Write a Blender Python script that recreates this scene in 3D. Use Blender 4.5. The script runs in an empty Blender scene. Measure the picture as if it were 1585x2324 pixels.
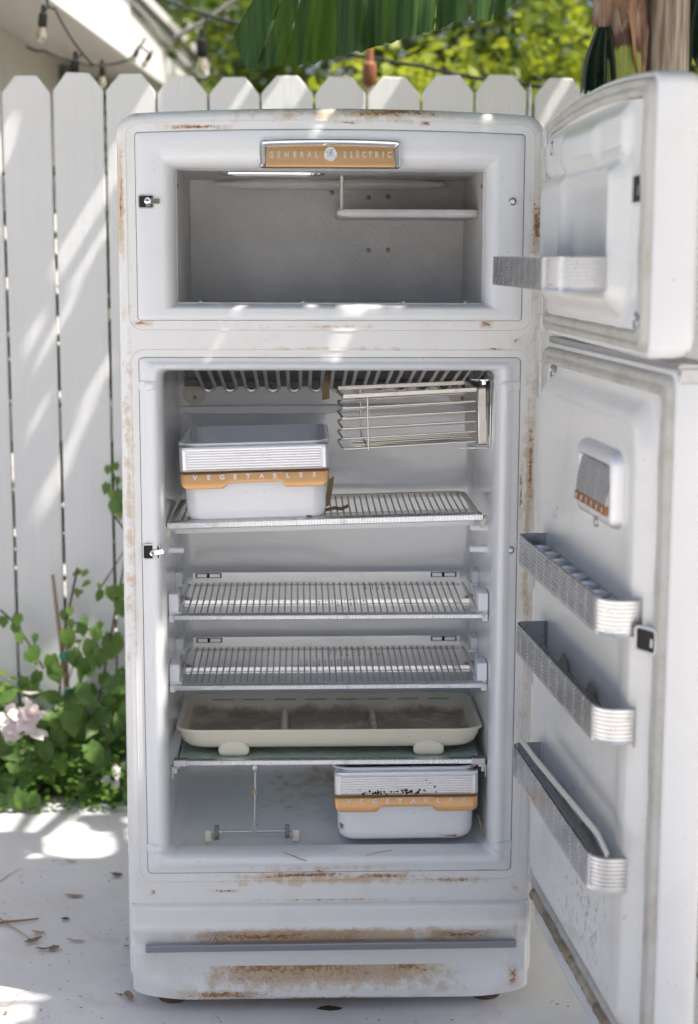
import bpy, bmesh, math, random
from mathutils import Vector, Matrix
RAD = math.radians
sc = bpy.context.scene
COL = sc.collection

# ------------------------------------------------------------------ camera
F = 3598.2                                   # focal length in layout pixels (picture 1585 x 2324)
CAM = Vector((-.0551, -2.9088, 1.4503))
YAW, PITCH, ROLL = .0309, .1586, .0027
_fw = Vector((math.sin(YAW) * math.cos(PITCH), math.cos(YAW) * math.cos(PITCH), -math.sin(PITCH)))
_rt = Vector((math.cos(YAW), -math.sin(YAW), 0))
_up = _rt.cross(_fw)
_rt, _up = math.cos(ROLL) * _rt + math.sin(ROLL) * _up, -math.sin(ROLL) * _rt + math.cos(ROLL) * _up
cd = bpy.data.cameras.new('camera')
cam = bpy.data.objects.new('camera', cd); COL.objects.link(cam)
cam.matrix_world = Matrix(((_rt.x, _up.x, -_fw.x, CAM.x), (_rt.y, _up.y, -_fw.y, CAM.y),
                           (_rt.z, _up.z, -_fw.z, CAM.z), (0, 0, 0, 1)))
cd.sensor_fit = 'HORIZONTAL'; cd.sensor_width = 36
cd.lens = F / 1585 * 36
cd.clip_end = 400; cd.clip_start = .05
cd.dof.use_dof = True; cd.dof.focus_distance = 2.95; cd.dof.aperture_fstop = 4.0; cd.dof.aperture_blades = 8
sc.camera = cam

def ray(px, py):
    return _fw + (px - 792.5) / F * _rt - (py - 1162) / F * _up
# The refrigerator keeps sizes from an earlier camera fit: heights and inner depths are then
# stretched or squeezed by QZ / QY to image pixels under the refitted camera (kick section a bit taller, compartments shallower).
MODE = 0
_ZD = [-1, 0, .0235, .1235, .2025, .2602, 1.2205, 1.2868, 1.63, 1.6687, 2.6687]
_ZB = [-1, 0, .0290, .1380, .2198, .2819, 1.2715, 1.3384, 1.6787, 1.7175, 2.7175]
def _pw(z, a, b):
    k = 0
    while k < len(a) - 2 and z > a[k + 1]: k += 1
    return b[k] + (z - a[k]) * (b[k + 1] - b[k]) / (a[k + 1] - a[k])
def QZ(z): return _pw(z, _ZD, _ZB)
def QZi(z): return _pw(z, _ZB, _ZD)
def QY(y): return y if y <= .06 else .06 + (y - .06) * .68
def Q3(v): return Vector((v[0], QY(v[1]), QZ(v[2])))
def P(px, py, Y):                            # layout pixel -> point at depth Y
    d = ray(px, py)
    if not MODE: return CAM + d * ((Y - CAM.y) / d.y)
    p = CAM + d * ((QY(Y) - CAM.y) / d.y); return Vector((p.x, Y, QZi(p.z)))
def PZ(px, py, Z):                           # layout pixel -> point at height Z
    d = ray(px, py); return CAM + d * ((Z - CAM.z) / d.z)

# ------------------------------------------------------------------ light
SUN = Vector((.465, -.185, .865)).normalized()  # towards the sun
w = bpy.data.worlds.new('World'); sc.world = w; w.use_nodes = True
nt = w.node_tree
sky = nt.nodes.new('ShaderNodeTexSky'); sky.sky_type = 'NISHITA'; sky.sun_disc = False
sky.sun_elevation = math.asin(SUN.z); sky.sun_rotation = math.atan2(SUN.x, SUN.y)
sky.air_density = .9; sky.dust_density = 6.0; sky.ozone_density = .65
bg = nt.nodes['Background']; bg.inputs['Strength'].default_value = .15
nt.links.new(sky.outputs[0], bg.inputs['Color'])
ld = bpy.data.lights.new('sun', 'SUN'); ld.energy = 4.6; ld.angle = RAD(.53); ld.color = (1, .95, .87)
lo = bpy.data.objects.new('sun', ld); COL.objects.link(lo)
lo.rotation_euler = SUN.to_track_quat('Z', 'Y').to_euler(); lo.location = SUN * 30
sc.view_settings.view_transform = 'Standard'
sc.view_settings.look = 'None'
sc.view_settings.exposure = .66
sc.view_settings.gamma = 1
sc.view_settings.use_curve_mapping = False
sc.cycles.use_denoising = True
sc.cycles.max_bounces = 10; sc.cycles.diffuse_bounces = 6; sc.cycles.glossy_bounces = 4
sc.cycles.transparent_max_bounces = 12; sc.cycles.sample_clamp_indirect = 8

# ------------------------------------------------------------------ helpers
ORG = {}
def tag(o, label=None, cat=None, group=None, kind=None):
    for k, v in (('label', label), ('category', cat), ('group', group), ('kind', kind)):
        if v: o[k] = v
    return o
def empty(name, loc=(0, 0, 0), rot=(0, 0, 0)):
    o = bpy.data.objects.new(name, None); COL.objects.link(o)
    o.empty_display_size = .05; o.location = Q3(loc) if MODE else loc; o.rotation_euler = rot
    ORG[o.name] = Vector(loc); return o

class MB:
    def __init__(s): s.v = []; s.f = []
    def add(s, vs, fs):
        k = len(s.v); s.v += [tuple(v) for v in vs]; s.f += [tuple(i + k for i in f) for f in fs]; return s
    def box(s, x0, x1, y0, y1, z0, z1):
        return s.add([(x, y, z) for x in (x0, x1) for y in (y0, y1) for z in (z0, z1)],
                     [(0, 1, 3, 2), (4, 6, 7, 5), (0, 4, 5, 1), (2, 3, 7, 6), (0, 2, 6, 4), (1, 5, 7, 3)])
    def obox(s, c, ax, ay, az):              # oriented box: centre and three half-vectors
        c = Vector(c)
        return s.add([c + a * Vector(ax) + b * Vector(ay) + d * Vector(az) for a in (-1, 1) for b in (-1, 1) for d in (-1, 1)],
                     [(0, 1, 3, 2), (4, 6, 7, 5), (0, 4, 5, 1), (2, 3, 7, 6), (0, 2, 6, 4), (1, 5, 7, 3)])
    def loft(s, loops, closed=True, cap0=False, cap1=False):
        n = len(loops[0]); vs = [p for l in loops for p in l]; fs = []
        m = n if closed else n - 1
        for i in range(len(loops) - 1):
            for j in range(m):
                a = i * n + j; b = i * n + (j + 1) % n
                fs.append((a, b, b + n, a + n))
        if cap0: fs.append(tuple(range(n))[::-1])
        if cap1: fs.append(tuple(range((len(loops) - 1) * n, len(loops) * n)))
        return s.add(vs, fs)
    def tube(s, pts, r, n=8, closed=False, cap=True, flat=1.0):
        pts = [Vector(p) for p in pts]; N = len(pts); loops = []; ref = None
        rs = r if isinstance(r, (list, tuple)) else [r] * N
        for i, p in enumerate(pts):
            if closed: t = pts[(i + 1) % N] - pts[i - 1]
            else: t = pts[min(i + 1, N - 1)] - pts[max(i - 1, 0)]
            t.normalize()
            if ref is None:
                ref = Vector((0, 0, 1)) if abs(t.z) < .9 else Vector((1, 0, 0))
            a = ref - t * ref.dot(t)
            if a.length < 1e-5: a = t.orthogonal()
            a.normalize(); ref = a; b = t.cross(a)
            loops.append([p + rs[i] * (math.cos(q) * a + flat * math.sin(q) * b) for q in [2 * math.pi * j / n for j in range(n)]])
        if closed: loops.append(loops[0])
        return s.loft(loops, True, cap and not closed, cap and not closed)
    def lathe(s, prof, c, axis=(0, 0, 1), n=16, cap0=True, cap1=True):
        c = Vector(c); t = Vector(axis).normalized(); a = t.orthogonal().normalized(); b = t.cross(a)
        loops = [[c + t * h + r * (math.cos(q) * a + math.sin(q) * b) for q in [2 * math.pi * j / n for j in range(n)]] for r, h in prof]
        return s.loft(loops, True, cap0, cap1)
    def sheet(s, us, vs, fn):
        n = len(vs)
        return s.add([fn(u, v) for u in us for v in vs],
                     [(i * n + j, (i + 1) * n + j, (i + 1) * n + j + 1, i * n + j + 1) for i in range(len(us) - 1) for j in range(n - 1)])
    def mesh(s, name, org=None, recalc=True, sharp=38, fn=None):
        me = bpy.data.meshes.new(name); vs = s.v
        if fn: vs = [tuple(fn(v)) for v in s.v]
        elif MODE: q = Q3(org or (0, 0, 0)); vs = [tuple(Q3(v) - q) for v in s.v]
        elif org is not None: vs = [(v[0] - org[0], v[1] - org[1], v[2] - org[2]) for v in s.v]
        me.from_pydata(vs, [], s.f)
        if recalc:
            bm = bmesh.new(); bm.from_mesh(me)
            bmesh.ops.remove_doubles(bm, verts=bm.verts, dist=1e-6)
            bmesh.ops.recalc_face_normals(bm, faces=bm.faces); bm.to_mesh(me); bm.free()
        if sharp:
            me.polygons.foreach_set('use_smooth', [True] * len(me.polygons))
            me.set_sharp_from_angle(angle=RAD(sharp))
        me.update(); return me
    def build(s, name, m, parent=None, bev=0, seg=2, local=False, recalc=True, sharp=38, loc=None):
        org = None
        if parent is not None and not local: org = ORG[parent.name]
        if loc is not None: org = Vector(loc)
        fn = None
        if MODE and local:
            if parent is None or parent.name.startswith(('freezer_door', 'main_door')): fn = lambda v: (v[0], v[1], QZ(v[2]))
            else: y0 = ORG[parent.name][1]; fn = lambda v: (v[0], QY(y0 + v[1]) - QY(y0), v[2] * 1.03)
        me = s.mesh(name, org, recalc, sharp, fn)
        o = bpy.data.objects.new(name, me); COL.objects.link(o)
        if m: me.materials.append(m)
        if loc is not None: o.location = Q3(loc) if MODE else loc; ORG[o.name] = Vector(loc)
        else: ORG[o.name] = org if org is not None else Vector()
        if parent is not None:
            o.parent = parent
            if loc is not None: o.location = Vector(loc) - ORG[parent.name]
        if bev:
            b = o.modifiers.new('bevel', 'BEVEL'); b.width = bev; b.segments = seg; b.limit_method = 'ANGLE'; b.angle_limit = RAD(40)
            b.harden_normals = False
        return o
def link_copy(src, parent, loc=None, rot=None, scale=None, name=None):
    o = src.copy(); COL.objects.link(o); o.parent = parent
    if loc is not None: o.location = loc
    if rot is not None: o.rotation_euler = rot
    if scale is not None: o.scale = scale
    ORG[o.name] = ORG.get(src.name, Vector()); return o

def lin(a, b, n): return [a + (b - a) * i / (n - 1) for i in range(n)]
def lerp(a, b, t): return a + (b - a) * t
def sstep(a, b, x):
    t = max(0, min(1, (x - a) / (b - a))); return t * t * (3 - 2 * t)
def rr(x0, x1, z0, z1, r, k=6, crown=0, nt=10):
    """rounded rectangle, list of (x, z)"""
    r = max(r, 1e-4); out = []
    def arc(cx, cz, a0):
        for i in range(k + 1):
            a = RAD(a0 + 90 * i / k); out.append((cx + r * math.cos(a), cz + r * math.sin(a)))
    arc(x0 + r, z0 + r, 180)
    for i in range(1, nt): out.append((lerp(x0 + r, x1 - r, i / nt), z0))
    arc(x1 - r, z0 + r, 270)
    for i in range(1, nt): out.append((x1, lerp(z0 + r, z1 - r, i / nt)))
    arc(x1 - r, z1 - r, 0)
    for i in range(1, nt): out.append((lerp(x1 - r, x0 + r, i / nt), z1))
    arc(x0 + r, z1 - r, 90)
    for i in range(1, nt): out.append((x0, lerp(z1 - r, z0 + r, i / nt)))
    if crown:
        xc = (x0 + x1) / 2; hw = (x1 - x0) / 2; zc = (z0 + z1) / 2
        out = [(x, z - crown * ((x - xc) / hw) ** 2 * max(0, (z - zc) / (z1 - zc)) ** 2) for x, z in out]
    return out
def fill_rings(rings, ring_z):
    """triangulated sheet between an outer loop and holes; points are 3D"""
    bm = bmesh.new(); es = []
    for ring in rings:
        vs = [bm.verts.new(p) for p in ring]
        es += [bm.edges.new((vs[i], vs[(i + 1) % len(vs)])) for i in range(len(vs))]
    bmesh.ops.triangle_fill(bm, use_beauty=True, use_dissolve=False, edges=es)
    bm.verts.index_update()
    v = [tuple(x.co) for x in bm.verts]; f = [tuple(x.index for x in fc.verts) for fc in bm.faces]
    bm.free(); return v, f

# ------------------------------------------------------------------ materials
class N:
    def __init__(s, name):
        s.m = bpy.data.materials.new(name); s.m.use_nodes = True; s.t = s.m.node_tree
        s.b = s.t.nodes['Principled BSDF']; s._tc = None
    def node(s, typ, **kw):
        n = s.t.nodes.new(typ)
        for k, v in kw.items(): setattr(n, k, v)
        return n
    def put(s, sock, val):
        if isinstance(val, bpy.types.NodeSocket): s.t.links.new(val, sock)
        elif isinstance(val, (tuple, list)) and sock.type == 'RGBA': sock.default_value = (*val[:3], 1)
        else: sock.default_value = val
    def co(s):
        if not s._tc: s._tc = s.node('ShaderNodeTexCoord').outputs['Object']
        return s._tc
    def map(s, scale=(1, 1, 1), loc=(0, 0, 0), rot=(0, 0, 0)):
        n = s.node('ShaderNodeMapping'); s.put(n.inputs['Vector'], s.co())
        n.inputs['Scale'].default_value = scale; n.inputs['Location'].default_value = loc; n.inputs['Rotation'].default_value = rot
        return n.outputs[0]
    def noise(s, scale, detail=4, rough=.55, vec=None, dist=0):
        n = s.node('ShaderNodeTexNoise'); s.put(n.inputs['Vector'], vec or s.co())
        n.inputs['Scale'].default_value = scale; n.inputs['Detail'].default_value = detail
        n.inputs['Roughness'].default_value = rough; n.inputs['Distortion'].default_value = dist
        return n.outputs['Fac']
    def math(s, op, a, b=0.0, clamp=False):
        n = s.node('ShaderNodeMath', operation=op, use_clamp=clamp); s.put(n.inputs[0], a); s.put(n.inputs[1], b); return n.outputs[0]
    def ramp(s, fac, a, b, lo=0., hi=1.):
        n = s.node('ShaderNodeMapRange', interpolation_type='SMOOTHSTEP'); s.put(n.inputs['Value'], fac)
        n.inputs['From Min'].default_value = a; n.inputs['From Max'].default_value = b
        n.inputs['To Min'].default_value = lo; n.inputs['To Max'].default_value = hi
        return n.outputs[0]
    def mix(s, fac, a, b):
        n = s.node('ShaderNodeMix', data_type='RGBA'); s.put(n.inputs['Factor'], fac)
        s.put(n.inputs[6], a); s.put(n.inputs[7], b); return n.outputs[2]
    def xyz(s):
        n = s.node('ShaderNodeSeparateXYZ'); s.put(n.inputs[0], s.co()); return n.outputs
    def boxes(s, bs, ax=(0, 2)):
        """strongest of soft boxes (cx, cz, hx, hz, strength) in the object's own x, z"""
        o = s.xyz(); res = None
        for cx, cz, hx, hz, st in bs:
            if MODE: cz = QZ(cz)
            a = s.math('DIVIDE', s.math('ABSOLUTE', s.math('SUBTRACT', o[ax[0]], cx)), hx)
            b = s.math('DIVIDE', s.math('ABSOLUTE', s.math('SUBTRACT', o[ax[1]], cz)), hz)
            g = s.math('MULTIPLY', s.math('SUBTRACT', 1.0, s.math('MAXIMUM', a, b), True), st)
            res = g if res is None else s.math('MAXIMUM', res, g)
        return res
    def bump(s, h, strength=.3, dist=.002):
        n = s.node('ShaderNodeBump'); n.inputs['Strength'].default_value = strength; n.inputs['Distance'].default_value = dist
        s.put(n.inputs['Height'], h); s.t.links.new(n.outputs[0], s.b.inputs['Normal']); return n
    def set(s, **kw):
        for k, v in kw.items(): s.put(s.b.inputs[k.replace('_', ' ')], v)
        return s
RUST_D = (.10, .040, .016); RUST_L = (.36, .185, .08); TAN = (.56, .42, .26)
def flat(name, col, rough=.5, metal=0., **kw):
    n = N(name); n.set(Base_Color=col, Roughness=rough, Metallic=metal, **kw); return n.m
def enamel(name, base=(.755, .748, .725), rough=.24, rust=(), tan=(), dirt=.25, dark=(), nscale=120, spots=.0, rk=.5, speck=()):
    """painted steel: rust grows where its boxes say, thinner tan staining, scuffs and specks"""
    n = N(name); col = base
    sc_ = n.noise(9, 5, .6); col = n.mix(n.ramp(sc_, .48, .78, 0, dirt), col, (.58, .54, .46))
    if tan:
        g = n.boxes(tan); f = n.ramp(n.math('ADD', n.noise(38, 6, .68), n.math('MULTIPLY', g, .55)), .72, .98, 0, .8)
        col = n.mix(f, col, TAN)
    sp = n.noise(150, 2, .5); col = n.mix(n.ramp(sp, .735 - spots, .775 - spots, 0, .55), col, (.25, .16, .09))
    if dark:
        g = n.boxes(dark); f = n.ramp(n.math('ADD', n.noise(60, 6, .7), n.math('MULTIPLY', g, .6)), .74, .98, 0, .85)
        col = n.mix(f, col, (.09, .07, .05))
    ro = rough
    if speck:
        g = n.math('MULTIPLY', n.boxes(speck), 1.9, True); f = n.ramp(n.math('ADD', n.math('ADD', n.math('MULTIPLY', n.noise(420, 3, .6), .95), n.math('MULTIPLY', n.noise(16, 6, .72), .75)), n.math('MULTIPLY', g, .42)), 1.10, 1.42, 0, .72)
        col = n.mix(f, col, (.33, .185, .095)); ro = n.math('ADD', rough, n.math('MULTIPLY', f, .4))
    if rust:
        g = n.boxes(rust); k = n.math('ADD', n.noise(nscale, 8, .76), n.math('MULTIPLY', g, rk))
        halo = n.ramp(n.math('ADD', n.noise(26, 6, .7), n.math('MULTIPLY', g, .5)), .64, .98, 0, .5)
        col = n.mix(halo, col, (.55, .40, .25))
        f = n.math('MULTIPLY', n.ramp(k, .82, .95), .95)
        rc = n.mix(n.ramp(n.noise(190, 4, .6), .35, .65), RUST_L, n.mix(n.ramp(k, .92, 1.08), (.30, .12, .035), RUST_D))
        col = n.mix(f, col, rc); ro = n.math('ADD', ro, n.math('MULTIPLY', f, .4))
    n.set(Base_Color=col, Roughness=ro); n.b.inputs['Coat Weight'].default_value = .25; n.b.inputs['Coat Roughness'].default_value = .12
    n.bump(n.noise(28, 2), .05, .002)
    return n.m
def metalm(name, col, rough=.3, grime=.3, wave=None):
    n = N(name); f = n.ramp(n.noise(45, 6, .7), .52, .8, 0, grime)
    n.set(Base_Color=n.mix(f, col, (.16, .13, .10)), Roughness=n.math('ADD', rough, n.math('MULTIPLY', f, .4)), Metallic=n.math('SUBTRACT', 1.0, n.math('MULTIPLY', f, .6)))
    if wave:
        wv = n.node('ShaderNodeTexWave', wave_type='BANDS', bands_direction='X', wave_profile='SIN')
        n.put(wv.inputs['Vector'], n.co()); wv.inputs['Scale'].default_value = wave
        n.bump(wv.outputs['Fac'], .6, .0015)
    return n.m
MODE = 1
# ------------------------------------------------------------------ shared materials
M_CAB = enamel('cabinet_enamel', rust=[(.02, 1.668, .36, .020, .72), (.12, 1.662, .2, .022, .95), (-.378, 1.50, .016, .17, .82), (-.345, 1.655, .04, .02, .6),
    (-.24, 1.633, .13, .009, 1.0), (.03, 1.642, .06, .007, .9), (.17, 1.641, .02, .009, 1.0), (.376, 1.46, .022, .10, 1.05), (.372, 1.02, .012, .2, .95), (.355, .98, .008, .14, .9),
    (-.345, 1.282, .03, .008, 1.0), (.285, 1.281, .02, .012, 1.05), (-.05, .2545, .17, .010, 1.15), (.10, .252, .12, .012, 1.0), (.24, .243, .13, .014, .9), (-.20, .226, .07, .008, .92),
    (-.34, .225, .015, .012, .95), (.36, .23, .02, .02, .7), (.34, 1.25, .03, .02, .75), (.30, 1.236, .04, .006, .9), (-.366, .8, .01, .5, .62), (0, .2075, .37, .006, .8)],
    tan=[(-.384, 1.50, .022, .2, 1.25), (-.372, 1.0, .02, .7, .75), (.368, .9, .02, .8, .8), (0, 1.657, .38, .03, .75), (0, 1.237, .36, .008, .7), (0, 1.276, .36, .008, .6), (0, .245, .36, .02, .95)], dirt=.3, spots=.012)
M_KICK = enamel('kick_enamel', rust=[(-.13, .1395, .27, .020, .95), (.25, .141, .13, .016, .95), (-.03, .078, .33, .046, .84), (-.13, .08, .2, .045, .92), (.15, .08, .12, .04, .9), (-.22, .033, .15, .014, 1.0),
    (.0, .024, .37, .008, .95), (.357, .06, .02, .045, .95), (.36, .15, .012, .05, .7)], tan=[(0, .085, .36, .075, 1.5), (0, .14, .38, .03, 1.3)], dirt=.4, speck=[(-.02, .079, .34, .05, 1.0), (-.1, .14, .28, .024, 1.0), (.26, .142, .12, .02, .9), (-.2, .03, .16, .014, .9)])
M_FRAME = enamel('frame_plastic', base=(.74, .75, .755), rough=.2, dirt=.1, tan=[(0, .27, .35, .014, .7)], rust=[(-.02, .262, .02, .012, .9), (-.10, .262, .018, .014, .6), (.3, .262, .05, .004, .8)])
M_LINER = enamel('liner_enamel', base=(.83, .84, .85), rough=.13, dirt=.12, tan=[(0, .33, .31, .05, .7)], dark=[(-.29, .31, .03, .05, .35)])
M_DOOR = enamel('door_enamel', base=(.745, .745, .74), rust=[(-.02, .2, .05, .05, .8)], dirt=.15)
M_DLIN = enamel('door_liner_plastic', base=(.77, .77, .745), rough=.22, dirt=.2)
M_DLIN2 = enamel('worn_door_liner', base=(.785, .775, .735), rough=.3, dirt=.3, dark=[(-.4, .55, .5, .5, .34), (-.45, .38, .5, .26, .46), (-.13, .86, .05, .05, .6), (-.2, .98, .06, .06, .5)], spots=.014)
M_ALU = metalm('aluminium', (.70, .70, .70), .32, .35)
M_ALU_RIB = metalm('ribbed_aluminium', (.78, .80, .83), .3, .35, wave=110)
M_CHROME = metalm('chrome', (.86, .87, .88), .07, .25)
M_STEEL = metalm('dull_steel', (.48, .48, .49), .33, .5)
M_GREYBAR = flat('grey_trim', (.32, .32, .35), .4, .55)
M_CLIP = flat('clip_grey', (.17, .165, .16), .6, .2)
M_TUBE = metalm('coil_tube', (.74, .74, .73), .4, .3)
M_WIRE = metalm('shelf_wire', (.42, .43, .42), .36, .8)
M_BASKET = metalm('basket_steel', (.52, .50, .46), .33, .45)
M_BLACK = flat('hole_shade_black', (.012, .010, .009), .7)  # black sheets in this colour stand in for shade inside holes and slots
M_RUBBER = flat('grey_rubber', (.20, .20, .19), .7)
M_WHITEP = flat('white_plastic', (.80, .82, .84), .3)
M_CREAM = flat('cream_plastic', (.66, .62, .52), .4)
M_RUSTY = enamel('rusted_foot', base=(.10, .05, .03), rough=.8, rust=[(0, 0, .5, .5, 1)])
M_BRONZE = metalm('rivet', (.25, .23, .21), .4, .5)
def goldm():
    n = N('gold_trim'); f = n.ramp(n.noise(30, 5, .6), .5, .8, 0, .25)
    n.set(Base_Color=n.mix(f, (.64, .365, .155), (.44, .24, .095)), Metallic=.55, Roughness=.36); n.b.inputs['Coat Weight'].default_value = .3
    return n.m
M_GOLD = goldm()
def embossm():
    n = N('embossed_aluminium'); f = n.ramp(n.noise(5, 4, .6), .35, .7)
    n.set(Base_Color=n.mix(f, (.49, .485, .475), (.60, .59, .575)), Metallic=.10, Roughness=.42)
    n.bump(n.noise(230, 2, .5, dist=.6), .55, .003); return n.m
M_EMB = embossm()
def gasketm():
    n = N('door_gasket'); a = n.noise(14, 6, .7); c = n.mix(n.ramp(a, .42, .68), (.52, .51, .47), (.42, .39, .33))
    c = n.mix(n.ramp(n.noise(34, 7, .75, vec=n.map((1, 1, .6))), .60, .80, 0, .75), c, (.13, .09, .06))
    n.set(Base_Color=c, Roughness=.6); return n.m
M_GASK = gasketm()
def dirtgaskm():
    n = N('dirty_gasket'); a = n.noise(18, 6, .7); c = n.mix(n.ramp(a, .35, .65), (.42, .37, .28), (.20, .15, .10))
    c = n.mix(n.ramp(n.noise(30, 7, .75), .55, .7, 0, .85), c, (.06, .04, .03))
    c = n.mix(n.ramp(n.noise(11, 3), .66, .72), c, (.42, .19, .05))
    n.set(Base_Color=c, Roughness=.65); n.bump(n.noise(60, 4), .4, .003); return n.m
M_GASK2 = dirtgaskm()

def text_mb(mb, ch, size, mp, extrude=.0012, offset=0.0):
    """add a letter; mp maps letter-plane (x, y, depth) to a point"""
    cu = bpy.data.curves.new('t', 'FONT'); cu.body = ch; cu.size = size; cu.extrude = extrude; cu.offset = offset
    cu.align_x = 'CENTER'; cu.resolution_u = 3
    o = bpy.data.objects.new('t', cu); COL.objects.link(o)
    bpy.context.view_layer.update()
    me = bpy.data.meshes.new_from_object(o.evaluated_get(bpy.context.evaluated_depsgraph_get()))
    mb.add([mp(v.co.x, v.co.y, v.co.z) for v in me.vertices], [tuple(p.vertices) for p in me.polygons])
    bpy.data.meshes.remove(me); bpy.data.objects.remove(o); bpy.data.curves.remove(cu)

# ================================================================== REFRIGERATOR
fridge = tag(empty('refrigerator', (0, 0, 0)), 'old rusty white two door refrigerator standing open on the patio', 'refrigerator')

def taper(x, z): return x * (1.002 + .018 * (1 - z / 1.67)) + .002
def cab_loop(ins, Y, zb=.036, ztop=1.6687, r=.036):
    L = rr(-.386 + ins, .386 - ins, zb + ins, ztop - ins, max(r - ins, .012), 6, .012, 12)
    return [(taper(x, z), Y, z) for x, z in L]
m = MB()
prof = [(0, .62), (0, .05), (.0005, .024), (.004, .0105), (.010, .003), (.018, 0)]
m.loft([cab_loop(i, y) for i, y in prof], True, True, False)
FZ = (-.35, .35, 1.2868, 1.6300, .006)       # freezer frame outline
MF = (-.35, .35, .2602, 1.2205, .008)        # main frame outline
HG = .0005
def hole(b, g, crown): return [(x, 0, z) for x, z in rr(b[0] - g, b[1] + g, b[2] - g, b[3] + g, b[4] + g, 4, crown, 10)]
v, f = fill_rings([cab_loop(.018, 0), hole(FZ, HG, .0075), hole(MF, HG, 0)], 0)
m.add(v, f)
m.loft([hole(FZ, HG, .0075), [(x, .012, z) for x, y, z in hole(FZ, HG, .0075)]])
m.loft([hole(MF, HG, 0), [(x, .012, z) for x, y, z in hole(MF, HG, 0)]])
cab = m.build('cabinet', M_CAB, fridge, sharp=50)
# shallow gasket track pressed round each opening
for (b, g, cr) in ((FZ, .019, .0078), (MF, .017, 0)):
    L0 = rr(b[0] - g, b[1] + g, b[2] - g * .95, b[3] + g * .8, b[4] + g, 5, cr, 10)
    m = MB(); w_ = .0011
    m.tube([(x * .994, -.0002, z) for x, z in L0], w_, 5, closed=True)
    o = m.build('seam', M_CAB, fridge)

# ---- freezer frame and box
def frame(name, outer, inner, profile, crown, mat_):
    m = MB(); loops = []
    for t, Y in profile:
        e = [lerp(a, b, t) for a, b in zip(outer[:4], inner[:4])]
        r = lerp(outer[4], inner[4], t)
        loops.append([(x, Y, z) for x, z in rr(e[0], e[1], e[2], e[3], r, 5, crown * (1 - t), 12)])
    m.loft(loops); return m.build(name, mat_, fridge, sharp=60)
FZI = (-.281, .282, 1.3165, 1.5595, .004)
frame('freezer_frame', FZ, FZI, [(0, .010), (0, .002), (.015, -.0015), (.05, -.003), (.3, -.0034), (.66, -.0034), (.74, -.0024), (.82, .0015), (.89, .008), (.95, .0165), (.985, .026), (1, .036)], .0075, M_FRAME)
m = MB()
def bx(i, Y, zf=0): return [(x, Y, z) for x, z in rr(-.281 + i, .282 - i, 1.312 + i, 1.5605 - i, .003, 2, 0, 4)]
m.loft([bx(-.002, .034), bx(-.002, .0345), bx(.002, .038), bx(.002, .25), bx(.003, .53)], True, False, True)
m.tube([(-.225, .48, 1.5475), (-.15, .475, 1.548), (.18, .475, 1.548), (.235, .48, 1.5475)], [.006, .011, .011, .006], 10)
m.build('freezer_box', M_EMB, fridge, sharp=25)
m = MB(); m.tube([(-.2815, .036, 1.3175), (.28, .036, 1.3165)], .0026, 6)
for x in (-.238, -.05, .135, .25): m.lathe([(.0035, 0), (.0035, .0025), (.002, .0035)], (x, .035, 1.319), (0, -1, .3), 8)
m.build('box_rim', M_STEEL, fridge)
m = MB()                                     # lamp slot in the freezer ceiling
L = lambda r, z: [(x, y, z) for x, y in rr(-.205 - r, -.012 + r, .13 - r, .205 + r, .036 + r, 6, 0, 4)]
m.loft([L(.004, 1.559), L(.003, 1.5555), L(0, 1.5545), L(-.002, 1.557)]); m.build('slot_rim', M_CHROME, fridge)
m = MB(); m.loft([L(-.001, 1.5575)], True, False, True); m.build('slot_plate', M_BLACK, fridge)
m = MB(); m.box(-.17, -.05, .150, .185, 1.5555, 1.557); m.build('slot_lamp', M_WHITEP, fridge)
for (px, py) in ((753, 437), (837, 448), (881, 446), (837, 568), (881, 567)):
    c = P(px, py, .5285); m = MB(); m.lathe([(.0048, .002), (.0048, 0), (.0034, -.003), (.001, -.004)], c, (0, 1, 0), 10)
    m.build('rivet', M_BRONZE, fridge)
for x in (-.2805, .2805):
    m = MB(); m.lathe([(.004, 0), (.004, .002), (.002, .004)], (x, .05, 1.532), (-1 if x > 0 else 1, 0, 0), 8); m.build('rivet', M_BRONZE, fridge)
# freezer half shelf with its hanger rod
m = MB()
lo = lambda i, z: [(x, y, z) for x, y in rr(.0145 + i, .2815 - i * .3, .125 + i, .47, .02, 6, 0, 6)]
m.loft([lo(.012, 1.4765), lo(.004, 1.4775), lo(0, 1.481), lo(0, 1.488), lo(.003, 1.4915), lo(.010, 1.491), lo(.012, 1.487)], True, True, True)
m.build('freezer_shelf', M_EMB, fridge)
m = MB(); m.tube([(.0265, .30, 1.488), (.0265, .30, 1.5605)], .0042, 10); m.build('shelf_hanger', M_BASKET, fridge)

# ---- main frame and liner
MFI = (-.308, .305, .3005, 1.1955, .006)
m = MB()
profT = [(0, .010), (0, .002), (.03, -.0016), (.1, -.003), (.25, -.0035), (.36, -.006), (.5, -.0105), (.68, -.011), (.82, -.006), (.92, .005), (.98, .018), (1, .034)]
loops = []
for t, Y in profT:
    e = [lerp(a, b, t) for a, b in zip(MF[:4], MFI[:4])]
    loops.append([(x, Y, z) for x, z in rr(e[0], e[1], e[2], e[3], lerp(.008, .012, t), 5, 0, 12)])
m.loft(loops); m.build('main_frame', M_FRAME, fridge, sharp=60)
def collar(sx, zc, flip=1):
    m = MB(); base = []
    x0, x1 = (-.35, -.308) if sx < 0 else (.35, .305)
    pr = [(t, Y - .0022) for t, Y in profT[1:]]
    loops = []
    for dz, g in ((-.0085, .0022), (-.0075, 0), (.0075, 0), (.0085, .0022)):
        loops.append([(lerp(x0, x1, t) + (.001 * sx), Y + g, zc + dz) for t, Y in pr])
    m.loft(loops, False); return m.build('frame_collar', M_FRAME, fridge, sharp=60)
for sx in (-1, 1):
    collar(sx, 1.1705); collar(sx, .3105)
m = MB()
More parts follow.
